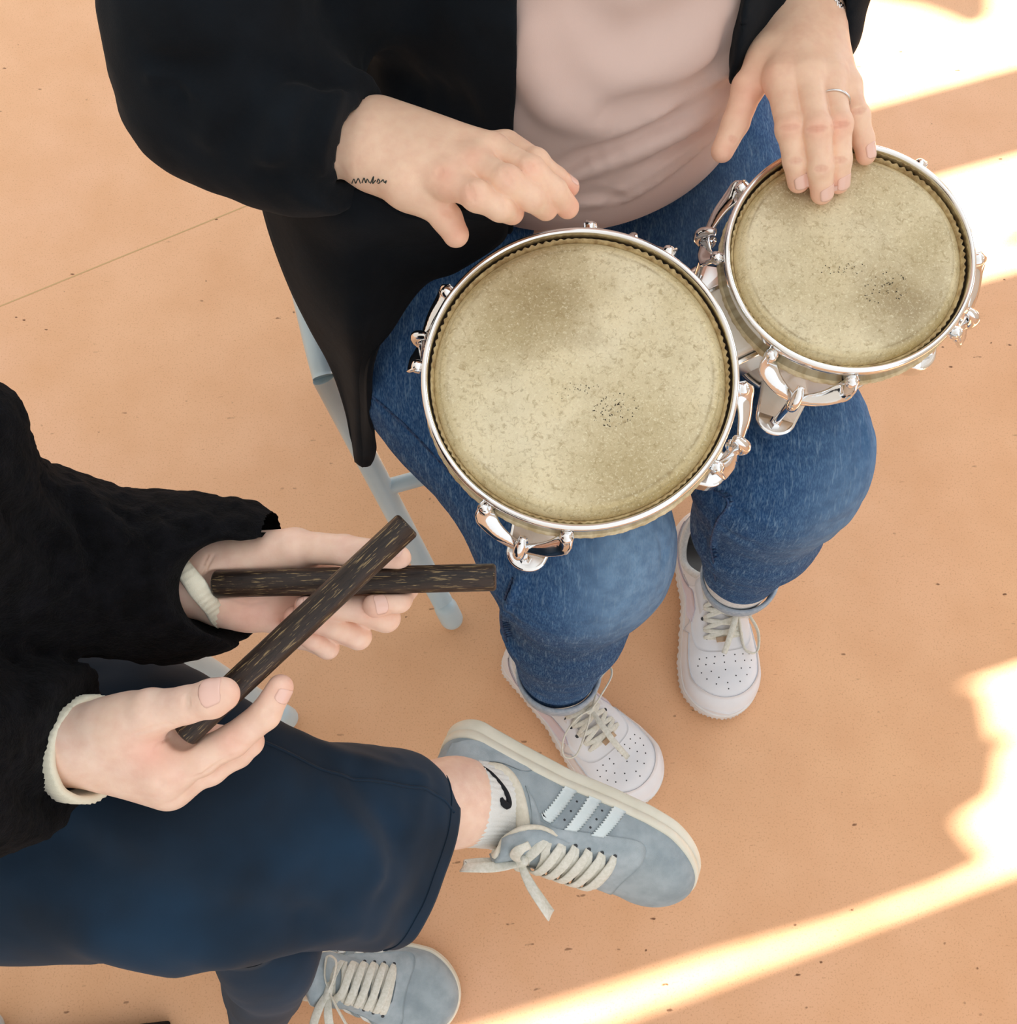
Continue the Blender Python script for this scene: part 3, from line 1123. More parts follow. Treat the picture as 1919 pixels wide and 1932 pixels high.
palmL = [rc(P(1492, 40, .766), P(1474, 148, .777), .021, .0140), rc(P(1512, 40, .770), P(1521, 142, .782), .024, .0138), rc(P(1535, 40, .768), P(1561, 146, .778), .022, .0135),
         rc(P(1550, 50, .764), P(1592, 162, .768), .018, .0125), rc(P(1478, 60, .760), P(1450, 110, .764), .019, .0165)]
armL = [rc(P(1518, 40, .766), P(1522, -60, .785), .028, .029, A3(0, 0, 1), 1.15), rc(P(1522, -60, .785), P(1510, -240, .83), .029, .040)]
f = hand_sdf(None, armL, palmL, fl_ + [thumbL])
gr = []
creases(f, [(1490, 240, 5, 19), (1541, 243, 5, 19), (1586, 235, 5, 17), (1622, 208, 15, 12), (1501, 303, 5, 12), (1549, 318, 5, 12), (1585, 302, 5, 12), (1383, 262, 150, 8)], gr)
fL = add_grooves(f, gr)
LINES += [list(g) for g in gr]
handL_V, handL_Q = surf(fL, *bbj(0.032, P(1515, -20, .78), thumbL, *fl_), 0.0013)
redL = [(p_, 0.011, .6) for p_ in (fl_[0][0][3], fl_[1][0][3], fl_[2][0][3], fl_[3][0][3], thumbL[0][3], thumbL[0][2])] + [(hit(f, *q), 0.009, .4) for q in ((1490, 240), (1541, 243), (1586, 235))] + [(hit(f, 1430, 170), .02, .4)]

# rest of the body inside the clothes, with a head; one continuous figure
torso = U([ell((.075, .82, .78), (.165, .12, .27)), ell((.075, .83, .98), (.175, .105, .16)), ell((.06, .80, .58), (.17, .13, .10)), rc((.075, .83, 1.05), (.085, .80, 1.22), .055, .050),
           rc((-.11, .84, 1.06), (-.235, .66, .80), .055, .042), rc((-.235, .66, .80), P(600, 262, .795), .042, .030),
           rc((.26, .84, 1.06), (.36, .73, .86), .055, .042), rc((.36, .73, .86), P(1522, -60, .785), .042, .032)], 0.06)
def head_sdf(c, fwd):
    fwd = unit(fwd)
    side = unit(np.cross(fwd, A3(0, 0, 1)))
    up = np.cross(side, fwd)
    R_ = np.stack([side, fwd, up], 1)
    w = lambda x, y, z_: c + side * x + fwd * y + up * z_
    g = U([ell(w(0, -.012, .03), (.074, .092, .085), R_), ell(w(0, .02, -.035), (.056, .066, .07), R_), rc(w(-.02, .062, -.07), w(.02, .062, -.07), .022)], 0.03)
    g = U([g, rc(w(0, .088, .005), w(0, .104, -.028), .008, .012), rc(w(-.012, .096, -.032), w(.012, .096, -.032), .007), rc(w(-.03, .080, .022), w(.03, .080, .022), .008)], 0.012)
    g = U([g, rc(w(-.018, .086, -.055), w(.018, .086, -.055), .0055), rc(w(-.014, .084, -.064), w(.014, .084, -.064), .006)], 0.005)
    g = SUB(g, rc(w(-.04, .098, .008), w(-.024, .102, .008), .010), 0.012)
    g = SUB(g, rc(w(.04, .098, .008), w(.024, .102, .008), .010), 0.012)
    g = U([g, ell(w(-.033, .074, .008), (.013, .012, .0105), R_), ell(w(.033, .074, .008), (.013, .012, .0105), R_)], 0.002)
    g = U([g, ell(w(-.076, -.005, 0), (.008, .018, .03), R_), ell(w(.076, -.005, 0), (.008, .018, .03), R_)], 0.006)
    hair = U([ell(w(0, -.03, .045), (.088, .098, .088), R_), ell(w(0, -.075, -.04), (.07, .05, .13), R_)], 0.03)
    hair = SUB(hair, ell(w(0, .07, -.01), (.066, .07, .075), R_), 0.01)
    return g, hair
hg, hh = head_sdf(A3(.085, .775, 1.33), A3(.15, -.95, -.45))
legs_in = U([rc((-.03, .74, .54), P(1092, 1010, .455), .075, .06), rc(P(1092, 1010, .455), P(1052, 1275, .11), .052, .036),
             rc((.16, .79, .54), P(1472, 870, .46), .075, .06), rc(P(1472, 870, .46), P(1392, 1095, .11), .052, .036),
             rc(P(1052, 1275, .11), P(1105, 1370, .045), .034, .022), rc(P(1392, 1095, .11), P(1340, 1190, .045), .034, .022)], 0.03)
core = U([torso, hg, legs_in], 0.02)
core_V, core_Q = surf(core, (-.36, .15, .01), (.46, 1.0, 1.47), 0.007)
Vb, Qb = merge([(core_V, core_Q), (handR_V, handR_Q), (handL_V, handL_Q)])
cols = skin_cols(Vb, redR + redL, lines=LINES)
# shaded-side nails are separate parts; skin itself is one mesh
body1 = mesh_obj('body', Vb, Qb, M_SKIN, drummer, True, cols)
hv, hq = surf(hh, (-.06, .6, 1.1), (.22, 1.0, 1.5), 0.005)
mesh_obj('hair', hv, hq, M_HAIR, drummer)
for i, (pts, rs) in enumerate(fl_):
    nail(pts[2], pts[3], fL, unit(A3([0.10, 0.25, 0.35, 0.75][i], -.25, 1)), body1, 0.95, 0.0125)
nail(fr_[3][0][2], fr_[3][0][3], fR, unit(A3(.7, .5, .3)), body1, 0.9, 0.010)
# jewellery
mb = MB()
rp = fl_[2][0][0] * 0.50 + fl_[2][0][1] * 0.50
rax = unit(fl_[2][0][1] - fl_[2][0][0] + A3(-.012, 0, 0))
torus(mb, rp, rax, .0128, .0121, .0008, 48, 8)
for i in range(9):
    x, y, a = basis(rax)
    t = math.radians(60 + 7.5 * i)
mb.out('ring', M_SILVER, drummer)
mb = MB()
bx, by, ba = basis(unit(unit(P(1522, -60, .785) - P(1518, 40, .766)) + A3(.30, 0, -.45)), (1, 0, 0))
bc = P(1515, 34, .766)
for i in range(58):
    t = 2 * math.pi * i / 58
    for o_ in (-.0022, .0022):
        q = bc + bx * math.cos(t) * .0325 + by * math.sin(t) * .0335 + ba * (o_ + .0012 * math.sin(t * 14))
        t2 = 2 * math.pi * (i + .8) / 58
        q2 = bc + bx * math.cos(t2) * .0328 + by * math.sin(t2) * .0338 + ba * (-o_ + .0012 * math.sin(t2 * 14))
        ball_tube(mb, q, q2, .0010, 6, 2)
mb.out('bracelet', M_SILVER, drummer)
# small script tattoo on the inner wrist
mb = MB()
for st in ([(664, 346), (668, 338), (671, 346), (676, 337), (680, 346)], [(683, 345), (687, 336), (690, 345), (693, 338), (697, 345)], [(699, 346), (705, 333), (703, 346), (709, 340)], [(711, 344), (714, 338), (717, 344), (713, 346)],
           [(719, 343), (723, 339), (725, 344), (729, 341), (727, 346)]):
    h = hits(fR, st, 0.0002)
    if len(h) > 2:
        tube(mb, h, 0.0004, 6, 18)
if mb.v:
    mb.out('wrist_tattoo', M_INK, body1)

# ---------------------------------------------------------------- jeans
kA, kB = P(1086, 1030, .452), P(1466, 868, .455)
legA = U([rc((-.055, .75, .53), (-.045, .50, .475), .120, .100), rc((-.045, .50, .475), kA, .100, .084), chain([kA, P(1066, 1170, .29), P(1052, 1262, .15)], [.084, .069, .050], .02), rc(P(1135, 1000, .47), P(1145, 1060, .42), .052, .05)], 0.05)
legB = U([rc((.16, .80, .53), (.235, .60, .49), .115, .098), rc((.235, .60, .49), kB, .098, .080), chain([kB, P(1428, 985, .30), P(1393, 1088, .14)], [.082, .073, .044], .02), rc(P(1505, 830, .47), P(1492, 900, .42), .050, .047)], 0.05)
hipj = U([ell((.055, .80, .56), (.20, .15, .115))], 0.05)
fj = U([legA, legB], 0.006)
fj = U([fj, hipj], 0.05)
fj0 = fj
# creases: outer seam puckers, knee folds
def jf(pts, r, sub=False, k=None, lift=0):
    global fj
    fj = fold(fj, pts, r, k, lift, sub)
jf([(962, 1062), (985, 1082), (978, 1095), (958, 1140), (950, 1180), (962, 1215), (975, 1240)], .0035, lift=.0005)
jf([(968, 1072), (964, 1100), (947, 1145), (941, 1180), (952, 1215)], .0025, True)
jf([(955, 1055), (985, 1070), (1010, 1075)], .003, True)
jf([(1325, 885), (1345, 920), (1372, 946)], .0035, lift=.0005)
jf([(1376, 948), (1352, 985), (1342, 1030), (1350, 1075)], .0035, lift=.0005)
jf([(1330, 905), (1352, 938), (1368, 952), (1346, 990), (1336, 1030)], .0025, True)
jf([(1380, 960), (1400, 968), (1415, 975)], .003, True)
jf([(703, 752), (770, 812), (850, 895), (910, 960)], .002, True)
jf([(706, 745), (775, 808), (856, 892), (915, 955)], .002, lift=.0003)
jf([(1248, 1020), (1256, 1045), (1250, 1065)], .004, True)
jf([(1626, 795), (1632, 825), (1628, 850)], .004, True)
fj1 = fj
def fjeans(p):
    d = fj1(p)
    m = np.abs(d) < 0.02
    if m.any():
        q = p[m]
        w = 0.0014 * vnoise(q * A3(1, 1, 2.2), 0.035) + 0.0007 * vnoise(q * A3(1, 1, 2.5) + 5, 0.014)
        d = d.copy()
        d[m] = d[m] + w
    return d
fjeans = INT(fjeans, plane((.055, .8, .64), (0, 0, 1)), 0.02)
fjeans = INT(fjeans, U([plane((.2, .3, .138), (0, 0, -1))], 0), 0.004)
vj, qj = surf(fjeans, (-.22, .12, .09), (.42, 1.0, .69), 0.0036)
base = np.array(srgb(36, 74, 120)[:3]); fade = np.array(srgb(132, 164, 194)[:3]); deep = np.array(srgb(22, 48, 86)[:3])
cj = np.repeat(base[None], len(vj), 0)
def fz(q, r, am, c_):
    global cj
    k = np.exp(-(((vj - q) / np.asarray(r)) ** 2).sum(1))[:, None] * am
    cj = cj * (1 - k) + c_ * k
fz(kA + A3(.040, -.03, .05), (.045, .09, .09), .95, fade)
fz(kA + A3(.075, 0, .01), (.03, .08, .08), .7, fade)
fz(kB + A3(.04, -.04, .0), (.04, .07, .08), .75, fade)
fz(kB + A3(.085, 0, 0), (.03, .09, .08), .55, np.array(srgb(110, 160, 205)[:3]))  # bluish sky light on the knee's outer side, put into the denim colour
fz(A3(.235, .60, .57), (.07, .08, .06), .3, fade)
fz(P(1040, 1170, .3), (.06, .06, .08), .65, deep); fz(P(1010, 1060, .45), (.05, .05, .08), .5, deep)
fz(P(1400, 1000, .3), (.05, .05, .1), .6, deep); fz(P(1380, 860, .5), (.05, .05, .08), .4, deep)
for q in (P(1052, 1285, .14), P(1393, 1100, .14)):
    fz(q, (.06, .06, .02), .35, fade)
jeans = mesh_obj('jeans', vj, qj, M_DENIM, drummer, True, cj)
# seam lines
for pts in ([(703, 748), (770, 808), (850, 892), (915, 958)],):
    mb = MB(); h = hits(fjeans, pts, 0.0002); tube(mb, h, 0.0012, 6, 30); mb.out('side_seam', M_DENIM_DARK, jeans)
for k, pts in enumerate(([(968, 1090), (953, 1130), (946, 1170), (956, 1210), (966, 1245), (973, 1275)], [(1327, 886), (1342, 920), (1374, 947), (1352, 985), (1341, 1025), (1346, 1060), (1350, 1096)])):
    mb = MB()
    h = hits(fjeans, pts, 0.0004)
    tube(mb, h, 0.0013, 6, 50)
    # puckers beside the seam
    for i in range(26):
        t = (i + 1.5) / 28
        q = crom(h, 60)[int(t * 59)]
        d = A3(1, 0.15, 0) * 0.010
        tube(mb, [q + A3(0.001, 0, 0.0008), q + d * 0.5 + A3(0, 0, 0.0012), q + d + A3(0, 0, -0.0004)], [0.0007, 0.0009, 0.0004], 5)
    mb.out('side_seam', M_DENIM_DARK, jeans)
# turned-up hems
for q, ax_, r0, r1 in ((P(1053, 1276, .136), unit(P(1066, 1170, .29) - P(1050, 1300, .10)), .0535, .0500), (P(1393, 1097, .130), unit(P(1428, 985, .30) - P(1388, 1120, .09)), .0500, .0460)):
    x, y, a = basis(ax_)
    Mm = np.eye(4); Mm[:3, 0], Mm[:3, 1], Mm[:3, 2], Mm[:3, 3] = x, y, a, q
    mb = MB(); lathe(mb, [(r0 - .002, .017), (r0 + .0012, .014), (r0, .004), (r1 + .001, -.008), (r1 - .0015, -.011), (r1 - .004, -.008), (r0 - .006, .008)], 56, Mm, closed=True)
    mb.out('turned_hem', M_DENIM_PALE, jeans)

for a_, b_, c_ in ((P(1055, 1262, .150), P(1058, 1290, .075), P(1085, 1335, .050)), (P(1393, 1088, .150), P(1375, 1115, .075), P(1352, 1165, .050))):
    sk_ = U([rc(a_, b_, .0435, .0420), rc(b_, c_, .0400, .028)], .02)
    v_, q_ = surf(sk_, *bb([a_, b_, c_], .05), .004)
    mesh_obj('sock', v_, q_, M_LINING, drummer)

# ---------------------------------------------------------------- shirt
ft = U([ell((.06, .795, .72), (.195, .200, .24)), ell((.07, .815, .95), (.19, .155, .22)), ell((.05, .775, .625), (.185, .195, .085))], 0.06)
ft0 = ft
def tf(pts, r, sub=False, k=None, lift=0.0):
    global ft
    ft = fold(ft, pts, r, k, lift, sub)
tf([(1390, 60), (1375, 130), (1300, 190), (1210, 215), (1120, 230)], .013, True, .018, .007)
tf([(1385, 120), (1320, 190), (1230, 215)], .006, lift=-.002, k=.014)
tf([(1385, 155), (1330, 205), (1270, 240), (1190, 280), (1100, 310), (1040, 330)], .011, True, .009, .004)
tf([(1380, 175), (1310, 232), (1220, 275), (1120, 315), (1060, 345)], .007, lift=.001, k=.009)
tf([(1370, 215), (1330, 245), (1260, 290), (1200, 320)], .006, True, .006, .002)
tf([(1360, 240), (1310, 280), (1240, 330), (1180, 365), (1100, 385)], .006, lift=.001, k=.008)
tf([(1340, 262), (1290, 310), (1220, 355), (1150, 388)], .006, True, .006, .002)
tf([(1000, 60), (1010, 130), (1050, 195), (1120, 225)], .014, lift=-.002, k=.022)
tf([(1100, 20), (1170, 80), (1250, 60), (1330, 10)], .014, True, .026, .005)
tf([(1060, 380), (1120, 372), (1170, 372)], .004, True, .008, .001)
ft1 = ft
def fshirt(p):
    d = ft1(p)
    m = np.abs(d) < .02
    if m.any():
        q = p[m]
        d = d.copy()
        d[m] += .0012 * vnoise(q * A3(.6, 1, 1.6), .04)
    return d
fshirt = INT(fshirt, plane((.05, .775, .585), (0, 0, -1)), .02)
fshirt = INT(fshirt, plane((.07, .8, 1.13), (0, 0, 1)), .02)
vt, qt = surf(fshirt, (-.16, .55, .57), (.29, 1.04, 1.16), 0.0042)
mesh_obj('shirt', vt, qt, M_TSHIRT, drummer)

# ---------------------------------------------------------------- cardigan
shell = U([OFF(ft0, .012), ell((.00, .80, .66), (.18, .17, .12)), ell((-.07, .82, .92), (.12, .14, .22)), ell((-.13, .76, .90), (.09, .12, .15)), rc(P(600, -40, .82), P(610, 50, .80), .052)], .05)
front_gap = lambda p: smax(smax((0.006 - p[:, 0]), (p[:, 0] - 0.186), .001), p[:, 1] - .76, .001)
panelR = INT(SUB(SUB(shell, front_gap, .004), lambda p: smax(smax(.1 - p[:, 0], p[:, 2] - .735, .001), p[:, 1] - 1.2, .001), .01), plane((.05, .8, 1.12), (0, 0, 1)), .02)
panelR = INT(panelR, plane((.05, .8, .60), (0, 0, -1)), .02)
S1, E1, W1 = A3(-.13, .80, 1.02), P(392, 148, .835), P(672, 270, .797)
sleeveR = U([rc(S1, E1 + A3(0, .04, .02), .085, .062), chain([E1 + A3(0, .04, .02), P(395, 190, .80), P(500, 235, .792), P(600, 262, .793)], [.062, .056, .051, .046], .03), chain([P(600, 262, .793), P(660, 267, .796), P(740, 272, .798)], [.043, .0355, .0345], .02)], .05)
S2, E2, W2 = A3(.27, .82, 1.02), A3(.36, .76, .86), P(1530, -60, .79)
cdir = unit(P(705, 268, .796) - P(600, 262, .793) + A3(.0, -.012, .0))
sleeveR = INT(sleeveR, plane(P(676, 268, .797), cdir), .004)
sleeveR = SUB(sleeveR, rc(P(640, 264, .7955), P(720, 268, .797), .0300, .0300, A3(0, 0, 1), 1.12), .002)
sleeveL = U([rc(S2, E2, .075, .058), chain([E2, P(1535, -130, .800), P(1534, -40, .772), P(1536, 60, .745)], [.055, .043, .041, .040], .03)], .05)
sleeveL = INT(sleeveL, plane(P(1520, -14, .80), (0, -.62, .78)), .006)
sleeveL = SUB(sleeveL, rc(P(1522, -75, .787), P(1518, 110, .766), .0325, .0335), .003)
fc = U([panelR, sleeveR], .035)
fc = U([fc, sleeveL], .035)
def cf(pts, r, sub=False, k=None, lift=0.0):
    global fc
    fc = fold(fc, pts, r, k, lift, sub)
cf([(292, 128), (340, 130), (420, 128), (560, 140), (700, 160)], .007, True, .014, .002)
cf([(290, 145), (330, 150), (360, 165)], .005, False, .008)
cf([(298, 165), (330, 168), (350, 190)], .005, True, .008, .001)
cf([(450, 140), (420, 200), (400, 250)], .006, False, .02, -.002)
cf([(560, 180), (530, 240), (510, 300)], .006, False, .02, -.002)
cf([(600, 200), (580, 260), (575, 310)], .005, True, .012, .001)
cf([(500, 330), (580, 345), (660, 385), (740, 400)], .006, True, .012, .001)
cf([(640, 0), (700, 80), (760, 160), (860, 200)], .008, True, .03, .003)
fc1 = fc
def fcard(p):
    d = fc1(p)
    m = np.abs(d) < .02
    if m.any():
        q = p[m]
        d = d.copy()
        d[m] += .0022 * vnoise(q, .045) + .0010 * vnoise(q + 3, .016)
    return d
vc, qc = surf(fcard, (-.36, .42, .57), (.48, 1.05, 1.16), 0.0042)
card = mesh_obj('cardigan', vc, qc, M_CARDI, drummer)
# hanging skirt of the cardigan, draped over the thigh and off the side of the seat
rows = [
    [(488, 322, .70), (560, 330, .75), (650, 345, .765), (760, 380, .75), (860, 405, .73), (955, 400, .70)],
    [(500, 370, .67), (570, 385, .72), (650, 400, .745), (750, 420, .72), (850, 440, .69), (945, 445, .66)],
    [(522, 450, .63), (585, 455, .68), (655, 462, .70), (730, 470, .68), (800, 490, .65), (868, 500, .635)],
    [(556, 540, .58), (605, 545, .63), (660, 545, .66), (715, 545, .645), (755, 545, .63), (800, 525, .62)],
    [(592, 614, .53), (625, 620, .57), (662, 620, .615), (695, 620, .61), (720, 612, .605), (745, 597, .60)],
    [(632, 690, .48), (650, 692, .50), (672, 692, .545), (686, 692, .55), (698, 690, .56), (707, 684, .57)],
    [(660, 775, .43), (668, 775, .44), (680, 775, .465), (689, 775, .47), (697, 775, .485), (703, 770, .50)],
    [(668, 830, .40), (674, 835, .40), (683, 838, .415), (692, 838, .42), (700, 835, .43), (708, 825, .44)],
    [(674, 862, .385), (678, 869, .38), (684, 873, .385), (690, 873, .388), (696, 868, .39), (702, 858, .40)],
]
G = np.array([[P(*q) for q in r] for r in rows])
nu, nv = 70, 44
G1 = np.stack([crom(G[:, j], nu) for j in range(G.shape[1])], 1)
G2 = np.stack([crom(G1[i], nv) for i in range(nu)], 0)
uu, vv_ = np.meshgrid(np.linspace(0, 1, nu), np.linspace(0, 1, nv), indexing='ij')
amp = .010 * np.sin(vv_ * 3.1416) * np.clip(1 - uu * .8, 0, 1)
wav = np.sin(vv_ * 9 + uu * 5) * amp * 0.7 + .6 * amp * np.sin(vv_ * 17 - uu * 4)
G2[..., 2] += wav
mb = MB(); mb.add(G2.reshape(-1, 3), grid_faces(nu, nv))
mb.out('cardigan_skirt', M_CARDI, card, solid=-0.006)
# ---------------------------------------------------------------- sneakers
class Shoe:
    """Sneaker in local axes: x heel to toe, y towards the outer side, z up. sy mirrors for the other foot."""
    def __init__(s, M, L, W, sy, low):
        s.M, s.L, s.W, s.sy, s.low = M, L, W / 2, sy, low
    def half(s, u):
        u = np.asarray(u, float)
        lat = np.interp(u, [0, .12, .25, .42, .58, .72, .82, 1], [.66, .64, .66, .72, .90, 1.0, 1.0, .88])
        med = np.interp(u, [0, .12, .25, .42, .58, .72, .85, 1], [.64, .62, .60, .60, .78, .94, 1.0, .96])
        e = np.sqrt(np.clip(1 - np.clip(1 - u / .10, 0, 1) ** 2, 0, 1)) * (np.clip(1 - np.clip((u - .76) / .24, 0, 1) ** 2.35, 0, 1)) ** .5
        return lat * e * s.W, med * e * s.W
    def hs(s, u):
        u = np.asarray(u, float)
        if s.low:
            return np.interp(u, [0, .4, .8, 1], [.027, .024, .022, .024])
        return np.interp(u, [0, .4, .8, 1], [.036, .031, .026, .028])
    def h(s, u):
        u = np.asarray(u, float)
        if s.low:
            b = np.interp(u, [0, .05, .15, .28, .38, .46, .58, .68, .80, .90, 1], [.048, .052, .040, .038, .052, .058, .049, .040, .031, .028, .024])
        else:
            b = np.interp(u, [0, .05, .15, .28, .38, .46, .58, .68, .78, .88, 1], [.055, .060, .048, .046, .062, .064, .054, .045, .037, .035, .028])
        e = np.sqrt(np.clip(1 - np.clip(1 - u / .035, 0, 1) ** 2, 0, 1)) * (np.clip(1 - np.clip((u - .84) / .16, 0, 1) ** 2.4, 0, 1)) ** .5
        return b * e
    O0, O1, OW = .035, .395, .031
    def S(s, u, t, off=0.0):
        """local surface point of the upper; t runs 0 (outer welt) .. 0.5 (top) .. 1 (inner welt)"""
        u = np.clip(np.asarray(u, float), 0, 1); t = np.asarray(t, float)
        u, t = np.broadcast_arrays(u, t)
        lat, med = s.half(u)
        k = np.clip(1 - ((u - (s.O0 + s.O1) / 2) / ((s.O1 - s.O0) / 2)) ** 2, 0, 1) ** .5
        a = s.OW * k
        p = 2 / 2.5
        wl, wm = np.maximum(lat * .94, 1e-5), np.maximum(med * .94, 1e-5)
        fo_l = np.arccos(np.clip((a / wl), 0, .98) ** (1 / p))
        fo_m = np.arccos(np.clip((a / wm), 0, .98) ** (1 / p))
        left = t < .5
        f = np.where(left, 2 * t * fo_l, 2 * (1 - t) * fo_m)
        w = np.where(left, wl, -wm)
        y = w * np.abs(np.cos(f)) ** p
        z = s.hs(u) - .004 + (s.h(u) + .004) * np.abs(np.sin(f)) ** p
        P_ = np.stack([u * s.L * .985 + .002, y * s.sy, z], -1)
        if np.any(off):
            P_ = P_ + s.nrm(u, t) * (off if np.isscalar(off) else np.asarray(off)[..., None])
        return P_
    def nrm(s, u, t):
        e = 2e-3
        du = s.S(np.clip(u + e, 0, .998), t) - s.S(np.clip(u - e, .002, 1), t)
        t0, t1 = np.clip(t - e, 0, 1), np.clip(t + e, 0, 1)
        t0 = np.where((t >= .5) & (t0 < .5), .5, t0)
        t1 = np.where((t < .5) & (t1 >= .5), .4999, t1)
        dt = s.S(u, t1) - s.S(u, t0)
        n = np.cross(du, dt)
        n /= np.maximum(1e-9, np.linalg.norm(n, axis=-1, keepdims=True))
        c = s.S(u, t) - np.stack([np.clip(u, .15, .85) * s.L, 0 * u, 0 * u + .01], -1)
        sg = np.sign((n * c).sum(-1, keepdims=True))
        return n * np.where(sg == 0, 1, sg)
    def W3(s, p):
        return np.asarray(p) @ s.M[:3, :3].T + s.M[:3, 3]
    def patch(s, name, A, B, mat, parent, off=.0014, nu=40, nv=6, skirt=True):
        """panel between two (u,t) curves lying on the upper"""
        A, B = crom(A, nu), crom(B, nu)
        vv = np.linspace(0, 1, nv)[None, :, None]
        G = A[:, None] * (1 - vv) + B[:, None] * vv
        o = np.full(G.shape[:2], off)
        P_ = s.S(G[..., 0], G[..., 1], o)
        Q_ = s.S(G[..., 0], G[..., 1], o * 0 - .001)
        V = np.concatenate([P_.reshape(-1, 3), Q_.reshape(-1, 3)])
        n = nu * nv
        F = grid_faces(nu, nv)
        bd = [(i, 0) for i in range(nu)] + [(nu - 1, j) for j in range(1, nv)] + [(i, nv - 1) for i in range(nu - 2, -1, -1)] + [(0, j) for j in range(nv - 2, 0, -1)]
        ids = [i * nv + j for i, j in bd]
        for a, b in zip(ids, ids[1:] + ids[:1]):
            F.append((a, b, b + n, a + n))
        mb = MB(); mb.add(s.W3(V), F)
        return mb.out(name, mat, parent)
    def dots(s, name, pts, r, mat, parent, off=.0016, depth=0):
        mb = MB()
        for u, t, *q in pts:
            r_ = q[0] if q else r
            c = s.S(u, t, off)
            n = s.nrm(np.array(u), np.array(t))
            x, y, _ = basis(n)
            k = 10
            mb.add(s.W3(np.array([c + x * r_ * math.cos(6.2832 * i / k) + y * r_ * math.sin(6.2832 * i / k) for i in range(k)])), [tuple(range(k))])
        return mb.out(name, mat, parent, smooth=False)
    def eyes(s, pts, r, mat, parent, off):
        for q in pts:
            s.dots('eyelet', [q], r, mat, parent, off)
    def sole(s, mat, parent, lines, tooth):
        n = 260
        th = (1 - np.cos(np.linspace(0, math.pi, n // 2 + 1))) / 2
        lat, med = s.half(th)
        ol = np.stack([th * s.L, lat * s.sy], 1)
        im = np.stack([th * s.L, -med * s.sy], 1)[::-1][1:-1]
        O = np.vstack([ol, im])
        c = np.array([s.L * .5, 0])
        U_ = np.concatenate([th, th[::-1][1:-1]])
        H_ = s.hs(U_)
        k = len(O)
        toe_up = .006 * np.clip((U_ - .85) / .15, 0, 1) ** 2
        nrm = np.stack([np.gradient(O[:, 1]), -np.gradient(O[:, 0])], 1)
        nrm /= np.maximum(1e-9, np.linalg.norm(nrm, axis=1, keepdims=True))
        if ((O - c) * nrm).sum() < 0:
            nrm = -nrm
        levels = [(0.0, -.0035), (.06, -.0008), (.16, .0010), (.30, .0004)]
        for l in lines:
            levels += [(l - .03, .0006), (l, -.0006), (l + .03, .0004)]
        levels += [(.93, 0.0), (.985, -.0010), (1.0, -.0026), (1.0, -.0065)]
        levels.sort(key=lambda q: (q[0], -q[1] if q[0] >= 1 else 0))
        V = []
        for f_, o_ in levels:
            tt = np.zeros(k)
            if tooth and f_ <= .17:
                tt = .0009 * np.sign(np.sin(np.arange(k) * math.pi / 1.5)) * (1 if f_ > 0 else 0)
            for i in range(k):
                q = O[i] + nrm[i] * (o_ + tt[i])
                V.append((q[0], q[1], toe_up[i] * (1 - f_) + H_[i] * f_))
        F = grid_faces(len(levels), k, wrap_v=True)
        F.append(tuple(range(k))[::-1])
        F.append(tuple((len(levels) - 1) * k + j for j in range(k)))
        mb = MB(); mb.add(s.W3(np.array(V)), F)
        return mb.out('sole', mat, parent)
    def upper(s, mat, parent):
        nu, h = 110, 26
        u = .0005 + (1 - np.cos(np.linspace(0, math.pi, nu))) / 2 * .999
        tl = np.concatenate([np.linspace(0, .4995, h), np.linspace(.5005, 1, h)])
        Gu, Gt = np.meshgrid(u, tl, indexing='ij')
        P_ = s.S(Gu, Gt)
        nv = 2 * h
        F = []
        for i in range(nu - 1):
            for j in range(nv - 1):
                if j == h - 1 and (s.O0 < u[i] < s.O1 or s.O0 < u[i + 1] < s.O1):
                    continue
                F.append((i * nv + j, (i + 1) * nv + j, (i + 1) * nv + j + 1, i * nv + j + 1))
        mb = MB(); mb.add(s.W3(P_.reshape(-1, 3)), F)
        o = mb.out('upper', mat, parent)
        m = o.modifiers.new('solid', 'SOLIDIFY'); m.thickness = .0010; m.offset = 0
        return o
    def collar(s, r, mat, parent, flare=0.0):
        ua = (s.O0 + s.O1) / 2 + (s.O1 - s.O0) / 2 * .97 * np.cos(np.linspace(0.25, 2 * math.pi - 0.25, 60))
        pts = []
        for k_, a in enumerate(np.linspace(0.25, 2 * math.pi - 0.25, 60)):
            u = (s.O0 + s.O1) / 2 + (s.O1 - s.O0) / 2 * .995 * math.cos(a)
            pts.append(s.S(u, .4995 if a < math.pi else .5005) + A3(0, 0, .0005))
        pts = np.array(pts)
        c = pts.mean(0)
        pts[:, :2] += (c[:2] - pts[:, :2]) * .06
        mb = MB(); tube(mb, pts, [r * .5] + [r] * 58 + [r * .5], 12, 100)
        # lining wall going down inside
        inn = []
        for z_, sc in ((0.0, 1.0), (-.012, .92), (-.030, .95)):
            inn.append(np.stack([c[0] + (pts[:, 0] - c[0]) * sc, c[1] + (pts[:, 1] - c[1]) * sc * .95, pts[:, 2] + z_], 1))
        inn = np.array(inn)
        mb.add(inn.reshape(-1, 3), grid_faces(3, 60))
        V = np.array(mb.v); mb.v = [tuple(q) for q in s.W3(V)]
        return mb.out('collar', mat, parent)
    def lace_row(s, mb, u0, t0, u1, t1, w, lift=.0025, arch=.004, th=.0016, sideu=.35):
        n = 11
        k = np.linspace(0, 1, n)
        # stay above the surface while crossing the tongue
        uu, tt = u0 + (u1 - u0) * k, t0 + (t1 - t0) * k
        off = lift + arch * np.sin(np.pi * k) - .004 * (np.exp(-(k / .05) ** 2) + np.exp(-((1 - k) / .05) ** 2))
        p = s.S(uu, np.where(np.abs(tt - .5) < .004, .504, tt), off)
        nn = s.nrm(uu, np.where(np.abs(tt - .5) < .004, .504, tt))
        T = np.gradient(p, axis=0)
        sd = np.cross(nn, T)
